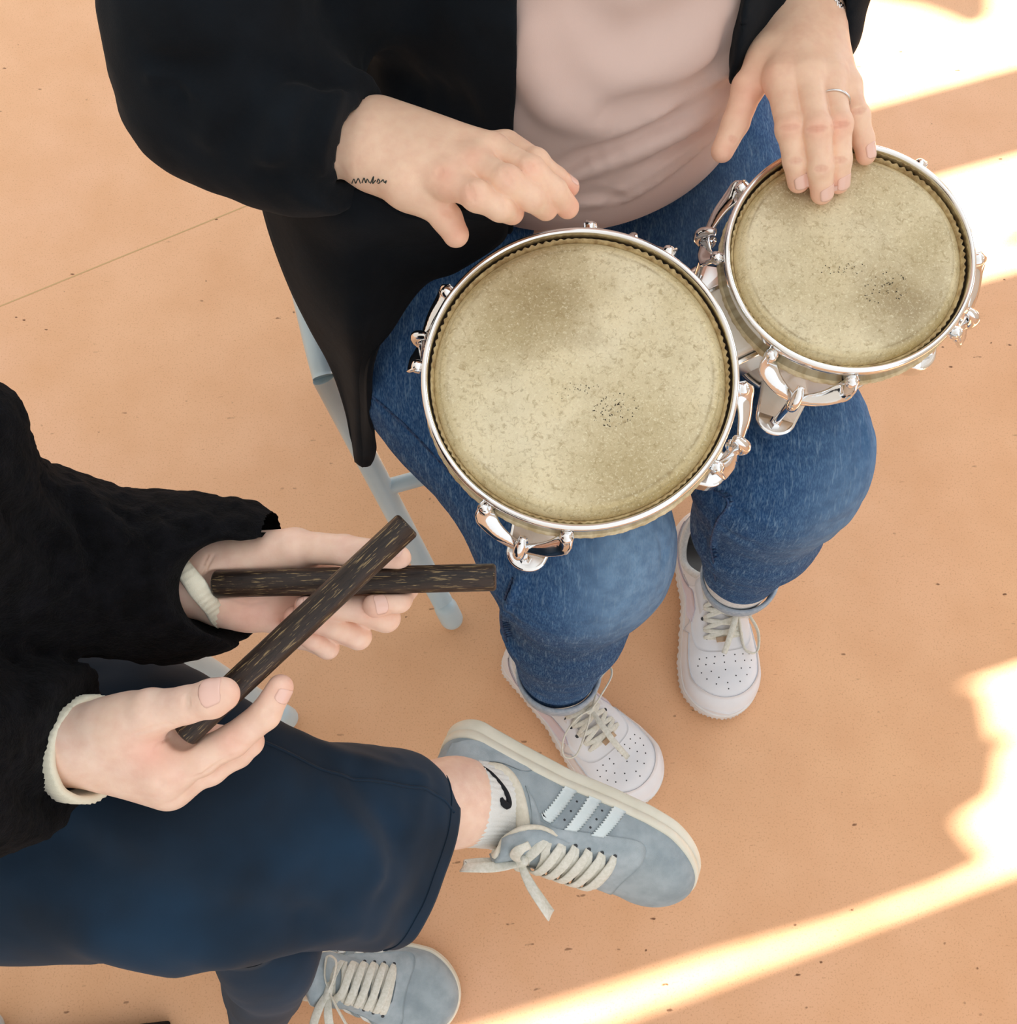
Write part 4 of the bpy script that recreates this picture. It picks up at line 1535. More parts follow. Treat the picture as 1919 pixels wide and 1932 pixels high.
        ribbon(mb, s.W3(p), sd @ s.M[:3, :3].T, [w * .62, w, w, w, w * .62], th)

def shoe_matrix(heel, toe, up=(0, 0, 1)):
    heel, toe = np.asarray(heel, float), np.asarray(toe, float)
    x = unit(toe - heel)
    z = unit(np.asarray(up, float) - x * np.dot(x, up))
    y = np.cross(z, x)
    M = np.eye(4)
    M[:3, 0], M[:3, 1], M[:3, 2], M[:3, 3] = x, y, z, heel
    return M, np.linalg.norm(toe - heel)

def bow(s, base, loops, ends, w, parent_mb, th=.0018):
    mb = parent_mb
    for lp in loops + ends:
        pts = np.array([np.asarray(base) + np.asarray(q) for q in lp])
        n = max(12, len(pts) * 6)
        pp = crom(pts, n)
        T = np.gradient(pp, axis=0)
        sd = np.array([unit(np.cross(t_, A3(0.25, 0.1, 1)) * .8 + A3(0, 0, 1) * .45) for t_ in T])
        if lp in ends:
            sd = np.array([unit(np.cross(t_, A3(0, 0, 1))) for t_ in T])
        ribbon(mb, s.W3(pp), sd @ s.M[:3, :3].T, [w * .6, w, w, w, w * .6] if lp in loops else [w * .6, w, w, w * .9], th)
    q = s.W3(np.asarray(base))
    d = s.M[:3, 1]
    ball_tube(mb, q - d * w * .45, q + d * w * .45, w * .52, 10, 4)

def zig(c, n=26, a=.0035):
    c = crom(c, n)
    c[1:-1:2, 0] += a
    c[2:-1:2, 0] -= a
    return c

def white_sneaker(heel, toe, sy, parent, bowdef, label):
    M, L = shoe_matrix(heel, toe)
    s = Shoe(M, L, .113, sy, False)
    up = s.upper(M_LEATHER, parent)
    up.name = 'sneaker'
    up['label'] = label
    s.sole(M_SOLEW, up, (.36, .80), True)
    s.patch('toe_guard', [(.56, .0), (.72, .0), (.86, .0), (.955, .12), (.995, .5), (.955, .88), (.86, 1), (.72, 1), (.56, 1)],
            [(.60, .15), (.72, .17), (.82, .20), (.895, .32), (.925, .502), (.895, .68), (.82, .80), (.72, .83), (.60, .85)], M_LEATHER, up, .0022, 90, 6)
    s.patch('eyestay', [(.37, .20), (.48, .18), (.60, .20), (.69, .30), (.715, .502), (.69, .70), (.60, .80), (.48, .82), (.37, .80)],
            [(.40, .37), (.48, .38), (.58, .385), (.645, .42), (.662, .502), (.645, .58), (.58, .615), (.48, .62), (.40, .63)], M_LEATHER, up, .0020, 90, 6)
    s.patch('heel_counter', [(.02, .05), (.10, .02), (.20, .02), (.27, .04)], [(.02, .42), (.10, .34), (.18, .26), (.24, .16)], M_LEATHER, up, .0020, 30, 6)
    s.patch('heel_counter', [(.02, .95), (.10, .98), (.20, .98), (.27, .96)], [(.02, .58), (.10, .66), (.18, .74), (.24, .84)], M_LEATHER, up, .0020, 30, 6)
    for m in (0, 1):
        f = (lambda c: [(u, 1 - t) for u, t in c]) if m else (lambda c: c)
        s.patch('side_swoosh', f([(.06, .36), (.16, .20), (.28, .10), (.40, .07), (.50, .10), (.555, .20)]), f([(.06, .37), (.16, .25), (.28, .20), (.38, .20), (.46, .23), (.50, .245)]), M_SWOOSH, up, .0032, 44, 5)
        s.patch('quarter_panel', f([(.26, .02), (.40, .02), (.56, .03)]), f([(.30, .26), (.42, .17), (.55, .14)]), M_LEATHER, up, .0012, 30, 5)
    s.dots('perforations', [(u, t) for u, row in ((.735, (.30, .37, .44, .503, .56, .63, .70)), (.765, (.28, .36, .44, .503, .57, .64, .72)), (.80, (.31, .40, .503, .60, .69)), (.833, (.35, .45, .55, .65)), (.862, (.42, .503, .58)), (.89, (.503,))) for t in row], .0010, M_EYE, up, .0006)
    us = [.405, .455, .505, .555, .605, .645]
    s.eyes([(u, t) for u in us for t in (.335 + .05 * max(0, (u - .55) / .1), .665 - .05 * max(0, (u - .55) / .1))], .0026, M_EYE, up, .0023)
    # tongue
    n = 16
    tg = []
    for i in range(n):
        k = i / (n - 1)
        u = .64 - .29 * k
        hw = .021 + .006 * k
        if k > .88: hw *= math.sqrt(max(.1, 1 - ((k - .88) / .13) ** 2))
        z = float(s.hs(u) + s.h(min(max(u, .40), .62))) * 1.0 + .0005 - .003 * (1 - k) + (.014 * max(0, (k - .7) / .3) ** 1.5)
        for j in range(7):
            v = j / 3 - 1
            tg.append((u * L, v * hw, z - .011 * v * v))
    mb = MB(); mb.add(s.W3(np.array(tg)), grid_faces(n, 7))
    mb.out('tongue', M_LEATHER, up, solid=.005)
    mb = MB()
    for i in range(5):
        for a_ in (0, 1):
            t0, t1 = (.335, .665) if a_ else (.665, .335)
            s.lace_row(mb, us[i + 1], t0, us[i], t1, .0065, .0035, .0055)
    s.lace_row(mb, us[5], .36, us[5], .64, .0065, .002, .004)
    lc = mb.out('laces', M_LACE, up)
    mb = MB()
    bow(s, *bowdef, .0080, mb, .0024)
    mb.out('lace_bow', M_LACE, up)
    mb = MB()
    c = s.S(np.array(.655), np.array(.503), .0095)
    box(mb, s.W3(c), M[:3, 1] * .010, M[:3, 0] * .0035, M[:3, 2] * .0008)
    mb.out('lace_tag', M_TAN, up, smooth=False, bevel=.0006)
    s.collar(.0052, M_LINING, up)
    return s

def grey_sneaker(heel, toe, upv, sy, parent, bowdef, label, L=None):
    M, L0 = shoe_matrix(heel, toe, upv)
    s = Shoe(M, L or L0, .106, sy, True)
    L = s.L
    up = s.upper(M_SUEDE, parent)
    up.name = 'sneaker'
    up['label'] = label
    s.sole(M_OFFSOLE, up, (.62,), False)
    s.patch('eyestay', [(.30, .30), (.40, .26), (.52, .22), (.62, .19), (.735, .17), (.765, .30), (.755, .502), (.765, .70), (.735, .83), (.62, .81), (.52, .78), (.40, .74), (.30, .70)],
            [(.39, .40), (.43, .39), (.52, .385), (.60, .39), (.66, .40), (.695, .44), (.70, .502), (.695, .56), (.66, .60), (.60, .61), (.52, .615), (.43, .61), (.39, .60)], M_SUEDE2, up, .0018, 100, 6)
    s.patch('heel_counter', [(.02, .05), (.10, .02), (.22, .02), (.30, .04)], [(.02, .44), (.10, .38), (.20, .30), (.26, .18)], M_SUEDE2, up, .0016, 30, 6)
    s.patch('heel_counter', [(.02, .95), (.10, .98), (.22, .98), (.30, .96)], [(.02, .56), (.10, .62), (.20, .70), (.26, .82)], M_SUEDE2, up, .0016, 30, 6)
    for m in (0, 1):
        f = (lambda c: np.array([(u, 1 - t) for u, t in c])) if m else (lambda c: np.array(c))
        for k in range(3):
            u0 = .395 + k * .088
            A = zig(np.array([(u0 + .028, .01), (u0 + .012, .12), (u0 - .005, .245 - .012 * k)]))
            B = zig(np.array([(u0 + .072, .01), (u0 + .054, .12), (u0 + .036, .235 - .012 * k)]))
            s.patch('side_stripe', f(A), f(B), M_STRIPE, up, .0026, 26, 4)
        s.dots('perforations', [(u, 1 - t if m else t) for k in range(2) for u, t in ((.395 + .088 * k + .085, .05), (.395 + .088 * k + .078, .11), (.395 + .088 * k + .070, .17))], .0012, M_EYE, up, .0006)
    us = [.40, .445, .49, .535, .58, .625, .67]
    s.eyes([(u, t) for u in us for t in (.315, .685)], .0022, M_EYE, up, .0021)
    n = 18
    tg = []
    for i in range(n):
        k = i / (n - 1)
        u = .68 - .36 * k
        hw = .019 + .011 * k
        if k > .88: hw *= math.sqrt(max(.1, 1 - ((k - .88) / .13) ** 2))
        z = float(s.hs(u) + s.h(min(max(u, .40), .66))) + .0005 - .003 * (1 - k) + (.024 * max(0, (k - .62) / .38) ** 1.4)
        for j in range(7):
            v = j / 3 - 1
            tg.append((u * L, v * hw, z - .011 * v * v))
    mb = MB(); mb.add(s.W3(np.array(tg)), grid_faces(n, 7))
    tg_o = mb.out('tongue', M_SUEDE2, up, solid=.006)
    mb = MB()
    rim = [tg[i * 7] for i in range(10, n)] + [tg[(n - 1) * 7 + j] for j in range(1, 6)] + [tg[i * 7 + 6] for i in range(n - 1, 9, -1)]
    tube(mb, s.W3(np.array(rim)), .0030, 8, 60)
    mb.out('tongue_binding', M_OFFLIN, tg_o)
    mb = MB()
    for i in range(6):
        s.lace_row(mb, us[i + 1], .315, us[i] + .004, .685, .0098, .0045, .0070, .0020)
        if i % 2 == 0 or True:
            s.lace_row(mb, us[i + 1], .685, us[i] + .004, .315, .0098, .0028, .0050, .0020)
    s.lace_row(mb, us[6], .315, us[6] - .002, .685, .0105, .003, .004, .0020)
    mb.out('laces', M_LACE, up)
    mb = MB()
    bow(s, *bowdef, .0105, mb)
    mb.out('lace_bow', M_LACE, up)
    s.collar(.0068, M_OFFLIN, up)
    return s

# drummer's pair. Bow paths are offsets from the knot in shoe axes.
wA = white_sneaker(P(966, 1222, .018), P(1226, 1506, .012), -1, drummer,
    ((.142, .006, .104), [[(0, 0, 0), (-.004, .018, .014), (-.012, .044, .020), (-.022, .052, .014), (-.020, .034, .006), (-.008, .014, .002), (0, 0, 0)],
                          [(0, 0, 0), (-.004, -.022, .008), (.002, -.050, .000), (.018, -.064, -.014), (.028, -.052, -.012), (.014, -.022, -.002), (0, 0, 0)]],
     [[(0, 0, 0), (.022, -.004, .004), (.05, -.006, -.004), (.075, -.004, -.018)]]), 'white leather sneaker on the right foot, toe beside the grey sneaker')
wB = white_sneaker(P(1302, 990, .018), P(1367, 1357, .012), 1, drummer,
    ((.146, .022, .101), [[(0, 0, 0), (-.008, .016, .006), (-.014, .034, .004), (-.022, .040, -.004), (-.006, .040, -.004), (.004, .020, 0), (0, 0, 0)],
                          [(0, 0, 0), (.018, .012, 0), (.040, .024, -.016), (.062, .022, -.034), (.056, .006, -.032), (.026, .000, -.010), (0, 0, 0)]],
     [[(0, 0, 0), (.022, -.008, .002), (.045, -.018, -.008), (.062, -.026, -.018)]]), 'white leather sneaker on the left foot, standing alone on the floor')
# ---------------------------------------------------------------- second person, with the claves
player = thing('person', 'person in black fleece jacket and wide navy trousers, legs crossed, holding two wooden sticks', 'person', (-.70, .05, 0.0))

CR = .0100
HA, HB = P(404, 1102, .714), P(936, 1089, .722)
DA, DB = P(346, 1386, .742), P(770, 989, .772)
def clave(a, b, label, m, grp):
    a, b = np.asarray(a), np.asarray(b)
    L = np.linalg.norm(b - a)
    x = unit(b - a)
    prof = [(.0001, 0), (CR * .80, 0), (CR * .93, .0006), (CR, .0022), (CR, L * .25), (CR * 1.01, L * .5), (CR, L * .75), (CR, L - .0022), (CR * .93, L - .0006), (CR * .80, L), (.0001, L)]
    bx_, by_, _ = basis(x)
    Mm = np.eye(4); Mm[:3, 0], Mm[:3, 1], Mm[:3, 2], Mm[:3, 3] = bx_, by_, x, a
    mb = MB(); lathe(mb, prof, 40)
    V = np.array(mb.v)
    # local x along the stick so the grain follows it
    V = np.stack([V[:, 2], V[:, 0], V[:, 1]], 1)
    o = mesh_obj('clave', V, mb.f, m)
    o.matrix_world = Matrix(((x[0], bx_[0], by_[0], a[0]), (x[1], bx_[1], by_[1], a[1]), (x[2], bx_[2], by_[2], a[2]), (0, 0, 0, 1)))
    tag(o, label, 'clave', grp)
    m_ = o.modifiers.new('bevel', 'BEVEL'); m_.width = .0008; m_.segments = 2; m_.limit_method = 'ANGLE'
    return o
M_CLAVE = clave_mat('dark_streaked_hardwood', (0, 0, 0))
clave(HA, HB, 'dark wooden clave held level in the upper hand, lying under the other stick', M_CLAVE, 'claves')
clave(DA, DB, 'dark wooden clave held slanting in the lower hand, crossing over the other stick', M_CLAVE, 'claves')

# left hand, palm up, cradling the level clave
up_f = [
    ([P(600, 1088, .690), P(690, 1105, .690), P(764, 1108, .700), P(752, 1131, .708), P(708, 1142, .714)], [.0118, .0108, .0100, .0095, .0090]),
    ([P(585, 1118, .684), P(660, 1152, .682), P(728, 1166, .690), P(680, 1150, .702), P(578, 1143, .710)], [.0118, .0108, .0104, .0095, .0088]),
    ([P(560, 1140, .676), P(620, 1183, .672), P(676, 1201, .680), P(630, 1182, .694), P(556, 1164, .702)], [.0112, .0102, .0096, .0088, .0082]),
    ([P(520, 1158, .668), P(570, 1200, .664), P(618, 1222, .668), P(590, 1205, .682), P(545, 1185, .690)], [.0100, .0090, .0084, .0078, .0072]),
]
th_f = ([P(470, 1052, .700), P(560, 1032, .714), P(650, 1038, .722), P(712, 1046, .728), P(752, 1053, .728)], [.0165, .0125, .0112, .0105, .0092])
palm4 = [rc(P(405, 1055, .694), P(590, 1080, .688), .018, .0150), rc(P(405, 1090, .692), P(570, 1115, .684), .019, .0145), rc(P(412, 1125, .688), P(548, 1140, .676), .017, .0140),
         rc(P(425, 1145, .684), P(515, 1158, .670), .013, .0125), rc(P(420, 1055, .696), P(545, 1040, .708), .0175, .0140), rc(P(440, 1130, .688), P(470, 1150, .680), .013, .013)]
arm4 = [rc(P(420, 1095, .692), P(330, 1095, .695), .0250, .026, A3(0, 0, 1), 1.15), rc(P(330, 1095, .695), P(60, 1080, .72), .026, .038)]
f4 = hand_sdf(None, arm4, palm4, up_f + [th_f], kp=.014)
f4 = SUB(f4, rc(HA, HB, CR + .0003), .0025)
gr = []
creases(f4, [(735, 1160, 100, 8), (690, 1190, 100, 7)], gr)
for st in ([(392, 1048), (376, 1085), (372, 1120), (384, 1148)], [(402, 1048), (384, 1085), (380, 1118), (396, 1158)], [(436, 1130), (470, 1140), (500, 1135)]):
    h = hits(f4, st)
    if len(h) > 2: gr.append(h)
f4g = add_grooves(f4, gr, .0008, .0016)
V4, Q4 = surf(f4g, *bbj(.028, P(330, 1095, .695), th_f, *up_f), .0013)

# right hand, thumb on top, gripping the slanting clave
lo_f = [
    ([P(312, 1462, .722), P(378, 1428, .728), P(438, 1398, .730), P(500, 1348, .738), P(529, 1297, .745)], [.0135, .0122, .0112, .0103, .0088]),
    ([P(330, 1478, .706), P(395, 1448, .706), P(448, 1420, .704), P(470, 1400, .708), P(466, 1380, .716)], [.0128, .0115, .0104, .0098, .0090]),
    ([P(325, 1480, .690), P(385, 1455, .684), P(425, 1425, .682), P(420, 1395, .690), P(390, 1385, .698)], [.0120, .0105, .0098, .0092, .0086]),
    ([P(305, 1475, .676), P(350, 1450, .668), P(385, 1425, .668), P(380, 1400, .676), P(360, 1392, .684)], [.0105, .0092, .0086, .0080, .0076]),
]
th_l = ([P(205, 1370, .742), P(285, 1345, .756), P(352, 1330, .766), P(400, 1318, .773), P(420, 1310, .775)], [.0180, .0150, .0120, .0124, .0110])
palm3 = [rc(P(150, 1400, .728), P(300, 1440, .722), .0200, .0190), rc(P(150, 1420, .716), P(312, 1468, .706), .0190, .0165), rc(P(150, 1410, .704), P(300, 1462, .690), .0180, .0150),
         rc(P(150, 1390, .734), P(255, 1360, .744), .0175, .0165), rc(P(240, 1375, .742), P(315, 1425, .728), .0150, .0120), rc(P(220, 1440, .712), P(320, 1492, .704), .0130, .0095)]
arm3 = [rc(P(165, 1402, .722), P(70, 1405, .720), .0225, .0230), rc(P(70, 1405, .720), P(-150, 1430, .72), .024, .038)]
f3 = hand_sdf(None, arm3, palm3, lo_f + [th_l], kp=.016)
f3 = SUB(f3, rc(DA, DB, CR + .0003), .0025)
gr = []
creases(f3, [(352, 1325, 95, 13), (440, 1400, 130, 12), (505, 1345, 140, 7), (303, 1478, 60, 7)], gr)
for st in ([(255, 1385), (285, 1374), (322, 1366)], [(290, 1418), (302, 1402), (320, 1390)], [(368, 1466), (405, 1445), (440, 1425)]):
    h = hits(f3, st)
    if len(h) > 2: gr.append(h)
f3g = add_grooves(f3, gr, .0008, .0018)
V3, Q3 = surf(f3g, *bbj(.028, P(70, 1405, .72), th_l, *lo_f), .0013)

hip2, kneeL, ankL = A3(-.70, .10, .54), P(330, 1600, .62), P(885, 1512, .425)
torso2 = U([ell((-.70, .06, .72), (.11, .16, .24)), ell((-.69, .06, .98), (.105, .175, .16)), ell((-.70, .06, .56), (.12, .15, .09)), rc((-.69, .06, 1.05), (-.66, .06, 1.22), .055, .05),
            rc((-.68, .25, 1.05), P(-120, 960, .80), .055, .042), rc(P(-120, 960, .80), P(60, 1080, .72), .042, .035), rc((-.66, -.12, 1.05), P(-260, 1440, .76), .055, .042), rc(P(-260, 1440, .76), P(-150, 1430, .72), .042, .038),
            rc((-.66, .12, .55), kneeL + A3(-.02, 0, -.05), .065, .05), rc(kneeL + A3(-.02, 0, -.05), P(700, 1535, .505), .045, .042), rc((-.66, .03, .52), P(500, 1715, .475), .05, .030), rc(P(505, 1730, .46), P(488, 1868, .10), .028, .022), rc(P(488, 1868, .10), P(560, 1850, .045), .022, .020)], .05)
hg2, hh2 = head_sdf(A3(-.63, .06, 1.33), A3(.95, -.05, -.4))
core2 = U([torso2, hg2], .02)
cV2, cQ2 = surf(core2, (-.88, -.30, .01), (-.08, .42, 1.47), .007)
ankle = U([rc(P(680, 1538, .520), P(860, 1513, .440), .044, .0375), rc(P(860, 1513, .440), P(925, 1512, .405), .0372, .034), rc(P(925, 1512, .405), P(1010, 1560, .39), .034, .028)], .02)
aV, aQ = surf(ankle, *bb([P(660, 1538, .53), P(1020, 1565, .37)], .06), .004)
Vb, Qb = merge([(cV2, cQ2), (V4, Q4), (V3, Q3), (aV, aQ)])
red2 = [(p_[0][-1], .010, .5) for p_ in up_f + lo_f[:3]] + [(th_l[0][-1], .010, .5), (th_f[0][-1], .010, .4)] + [(hit(f3, 290, 1425), .018, .45), (hit(f3, 440, 1400), .010, .3), (hit(f4, 560, 1165), .02, .45), (hit(f4, 470, 1150), .02, .3)]
pink = np.array(srgb(248, 214, 194)[:3])
body2 = mesh_obj('body', Vb, Qb, M_SKIN, player, True, skin_cols(Vb, red2, [(P(230, 1400, .75), .05, .3)], base=pink))
hv, hq = surf(hh2, (-.85, -.12, 1.1), (-.45, .25, 1.5), .005)
mesh_obj('hair', hv, hq, M_HAIR, player)
nail(th_l[0][2], th_l[0][4] + A3(.001, 0, 0), f3, A3(0, .25, 1), body2, .9, .0135)
nail(lo_f[0][0][3], lo_f[0][0][4], f3, A3(.8, -.15, .55), body2, .8, .0100)
nail(up_f[0][0][3], up_f[0][0][4], f4, A3(-.1, -.35, 1), body2, .9, .0095)
nail(up_f[1][0][3], up_f[1][0][4], f4, A3(-.1, -.1, 1), body2, .9, .0095)
nail(up_f[2][0][3], up_f[2][0][4], f4, A3(-.1, -.2, 1), body2, .9, .0090)
nail(th_f[0][3], th_f[0][4], f4, A3(.3, .6, .8), body2, .9, .0110)

# fleece jacket
cL, cRt = P(398, 1100, .694), P(120, 1402, .720)
aL = unit(cL - P(240, 1090, .71)); aR = unit(cRt - P(-40, 1405, .722))
fl = U([rc((-.70, .17, 1.0), P(-190, 900, .86), .10, .070), rc(P(-190, 900, .86), P(-110, 1010, .79), .070, .066), chain([P(-110, 1010, .79), P(90, 1058, .735), P(260, 1090, .702), P(340, 1085, .694), P(440, 1075, .692)], [.066, .058, .052, .055, .053], .03)], .03)
fl = U([fl, rc(P(-55, 800, .88), P(-50, 835, .86), .030, .026)], .012)
flL = fl
fr2 = U([rc((-.66, -.12, 1.0), P(-260, 1440, .80), .095, .075), chain([P(-260, 1440, .80), P(-60, 1425, .735), P(40, 1415, .725), P(150, 1402, .721)], [.075, .062, .052, .046], .03)], .03)
fr2 = INT(fr2, plane(P(135, 1405, .72), unit(A3(.95, -.16, .06))), .006)
tor = U([ell((-.68, .06, .76), (.15, .21, .26)), ell((-.68, .06, .98), (.14, .22, .18))], .05)
fj2 = U([tor, flL], .04)
fj2 = U([fj2, fr2], .02)
for pts, r, sb in (([(90, 905), (160, 985), (180, 1090)], .006, True), ([(150, 930), (230, 1000), (330, 1010)], .007, False), ([(0, 940), (80, 1010), (120, 1090)], .007, True), ([(220, 960), (300, 1010), (390, 1000)], .005, True), ([(10, 1450), (60, 1500), (110, 1520)], .006, True)):
    fj2 = fold(fj2, pts, r, r * 2.2, 0, sb)
fj2b = fj2
endL = plane(cL + A3(.006, 0, 0), unit(A3(.98, -.12, -.1)))
# cuff mouth slants: farther along on the upper side
eL = unit(A3(.86, -.48, .15)); eR = unit(A3(.90, -.22, .35))
cutL = U([rc(P(440, 1105, .70), P(560, 1130, .69), .040, .055), rc(P(425, 1124, .76), P(480, 1124, .76), .047, .050)], .02)
def ffleece(p):
    d = fj2b(p)
    near = np.abs(d) < .02
    if near.any():
        q = p[near]
        d = d.copy()
        d[near] += .0018 * vnoise(q, .05) + .0016 * vnoise(q + 1, .009) + .0009 * vnoise(q + 2, .0045)
    return d
ffl = SUB(ffleece, cutL, .003)
# fine along the visible sleeves, coarser for the torso out of frame
xcut = -.50
sp1 = INT(ffl, plane((xcut, 0, 0), (-1, 0, 0)), .0005)
sp2 = INT(ffl, plane((xcut + .004, 0, 0), (1, 0, 0)), .0005)
sV, sQ = surf(sp1, (xcut - .01, -.12, .60), (-.19, .40, 1.0), .0026)
tV, tQ = surf(sp2, (-.86, -.26, .52), (xcut + .02, .40, 1.16), .007)
Vv, Qq = merge([(sV, sQ), (tV, tQ)])
fleece = mesh_obj('fleece_jacket', Vv, Qq, M_FLEECE, player)

def rib_band(name, c, axis, r0, r1, w, mat, parent, n=150, ribs=50, hint=(0, 0, 1), flat=1.0, tilt=None):
    x, y, a = basis(axis, hint)
    V = []
    prof = [(-1, -.004), (-1, .0), (-.85, .0022), (0, .0026), (.85, .0022), (1, 0), (.95, -.0028), (0, -.0032), (-.9, -.0034)]
    for i in range(n):
        t = 2 * math.pi * i / n
        rb = .0006 * math.sin(t * ribs)
        for s_, o_ in prof:
            rad = r0 + (r1 - r0) * (s_ + 1) / 2 + o_ + (rb if o_ > 0 else 0)
            q = c + x * math.cos(t) * rad + y * math.sin(t) * rad * flat + a * s_ * w / 2
            V.append(q + .0012 * A3(*(vnoise(np.array([q * 1.0]), .012)[0] for _ in range(3))))
    return mesh_obj(name, np.array(V), grid_faces(n, len(prof), True, True), mat, parent)
rib_band('rib_cuff', P(158, 1411, .720), unit(A3(.93, -.12, .42)), .0330, .0345, .020, M_CREAM, fleece, flat=.98)
rib_band('rib_cuff', P(366, 1096, .690), unit(A3(.76, .60, -.05)), .0372, .0365, .013, M_CREAM, fleece)
# black hair tie on the right wrist
mb = MB()
torus(mb, P(182, 1408, .721), unit(A3(.93, -.25, .30)), .0262, .0262, .0016, 60, 8)
mb.out('hair_tie', M_BLACK, player)

# trousers: crossed leg traced as real sections, and the standing leg
def loft(sections, nseg, nring, close=True, open_end=False):
    """sections: (pointA, pointB, thickness, superellipse power)"""
    A = crom([q[0] for q in sections], nseg); B_ = crom([q[1] for q in sections], nseg)
    th = np.interp(np.linspace(0, len(sections) - 1, nseg), range(len(sections)), [q[2] for q in sections])
    mid = (A + B_) / 2
    T = np.gradient(mid, axis=0)
    V = []
    for i in range(nseg):
        a = (A[i] - B_[i]) / 2
        n_ = unit(np.cross(T[i], a))
        if n_[2] < 0: n_ = -n_
        for j in range(nring):
            t = 2 * math.pi * j / nring
            ct, st_ = math.cos(t), math.sin(t)
            V.append(mid[i] + a * np.sign(ct) * abs(ct) ** .75 + n_ * th[i] / 2 * np.sign(st_) * abs(st_) ** .8)
    return np.array(V), nseg, nring
def leg_mesh(name, secs, mat, parent, nseg=90, nring=80, hem=.012, seamlines=(), folds=()):
    V, a, b = loft(secs, nseg, nring)
    V3_ = V.reshape(a, b, 3)
    c = V3_.mean(1, keepdims=True)
    dirs = V3_ - c
    dl = np.linalg.norm(dirs, axis=2, keepdims=True)
    w = .006 * vnoise(V * A3(.8, 1.2, 1), .09) + .003 * vnoise(V + 4, .04) + .0010 * vnoise(V + 9, .018)
    for pts, r, am in folds:
        q = crom(np.array([P(*z_) for z_ in pts]), 24)
        d = np.min(np.linalg.norm(V[:, None] - q[None], axis=2), 1)
        w = w + am * np.exp(-(d / r) ** 2)
    V3_ = V3_ + dirs / np.maximum(dl, 1e-6) * w.reshape(a, b, 1)
    # return the hem inwards
    ring = V3_[-1]; cc = ring.mean(0)
    inn = [ring + (cc - ring) * .02 - 0 * cc, ]
    back = V3_[-2] - V3_[-1]
    bk = back / np.maximum(1e-6, np.linalg.norm(back, axis=1, keepdims=True))
    extra = [ring + (cc - ring) * .035 + bk * .001, ring + (cc - ring) * .06 + bk * .02, ring + (cc - ring) * .10 + bk * .05]
    allv = np.concatenate([V3_] + [e_[None] for e_ in extra], 0)
    mb = MB(); F = grid_faces(allv.shape[0], b, wrap_v=True)
    F.append(tuple(range(b))[::-1])
    mb.add(allv.reshape(-1, 3), F)
    return mb, V3_
secX = [
    (A3(-.80, .20, .52), A3(-.80, -.14, .50), .20),
    (P(-120, 1215, .55), P(-120, 1815, .53), .19),
    (P(120, 1212, .57), P(60, 1816, .56), .17),
    (P(300, 1222, .585), P(215, 1806, .575), .16),
    (P(440, 1312, .59), P(395, 1812, .575), .15),
    (P(560, 1386, .565), P(520, 1795, .55), .135),
    (P(690, 1411, .525), P(590, 1782, .515), .12),
    (P(790, 1430, .490), P(668, 1790, .475), .105),
    (P(838, 1480, .465), P(718, 1794, .455), .095),
]
mb, VX = leg_mesh('x', secX, M_TROUSER, player, 110, 96, folds=[
    ([(560, 1420, .60), (680, 1450, .57), (790, 1480, .53)], .012, .006), ([(640, 1700, .57), (700, 1740, .54), (720, 1770, .51)], .015, .007),
    ([(380, 1690, .63), (480, 1715, .62), (590, 1745, .59)], .016, -.010), ([(200, 1760, .62), (280, 1790, .61), (330, 1800, .60)], .02, .008),
    ([(600, 1560, .60), (680, 1600, .58), (740, 1660, .54)], .018, .006), ([(300, 1600, .66), (400, 1640, .66), (520, 1660, .64)], .03, .006),
    ([(470, 1425, .62), (560, 1440, .61), (660, 1465, .58)], .008, -.005), ([(600, 1500, .60), (650, 1560, .59), (690, 1640, .57)], .012, .007), ([(660, 1480, .585), (715, 1560, .56), (740, 1650, .53)], .010, -.006), ([(740, 1450, .53), (770, 1500, .53), (760, 1570, .53)], .009, .006), ([(420, 1560, .64), (500, 1640, .63), (560, 1720, .60)], .016, -.007), ([(150, 1500, .65), (240, 1560, .66), (330, 1560, .66)], .02, .007), ([(230, 1680, .63), (330, 1740, .62), (430, 1765, .60)], .014, .009)])
tr = mb.out('trousers', M_TROUSER, player)
secY = [
    (P(400, 1690, .56), P(560, 1690, .56), .10),
    (P(418, 1760, .50), P(612, 1740, .50), .12),
    (P(416, 1815, .42), P(590, 1775, .42), .12),
    (P(420, 1860, .31), P(565, 1825, .31), .11),
    (P(428, 1905, .18), P(540, 1885, .18), .11),
    (P(436, 1945, .07), P(516, 1932, .07), .11),
]
mb, VY = leg_mesh('y', secY, M_TROUSER, player, 60, 64, folds=[([(540, 1790, .45), (570, 1800, .44), (590, 1830, .38)], .012, .006)])
mb.out('trouser_leg', M_TROUSER, tr)
# stitched hem line and outseam as thin raised cords
mb = MB()
ringi = VX[-7]
k = len(ringi)
tube(mb, np.array([VX[-7][j] + unit(VX[-7][j] - VX[-7].mean(0)) * .0006 for j in range(4, 44)]), .0007, 5, 90)
mb.out('hem_stitching', M_TROUSER, tr)
mb = MB()
tube(mb, np.array([VX[i][14] + A3(0, 0, .0004) for i in range(52, 106)]), .0014, 6, 80)
mb.out('outseam', M_TROUSER, tr)

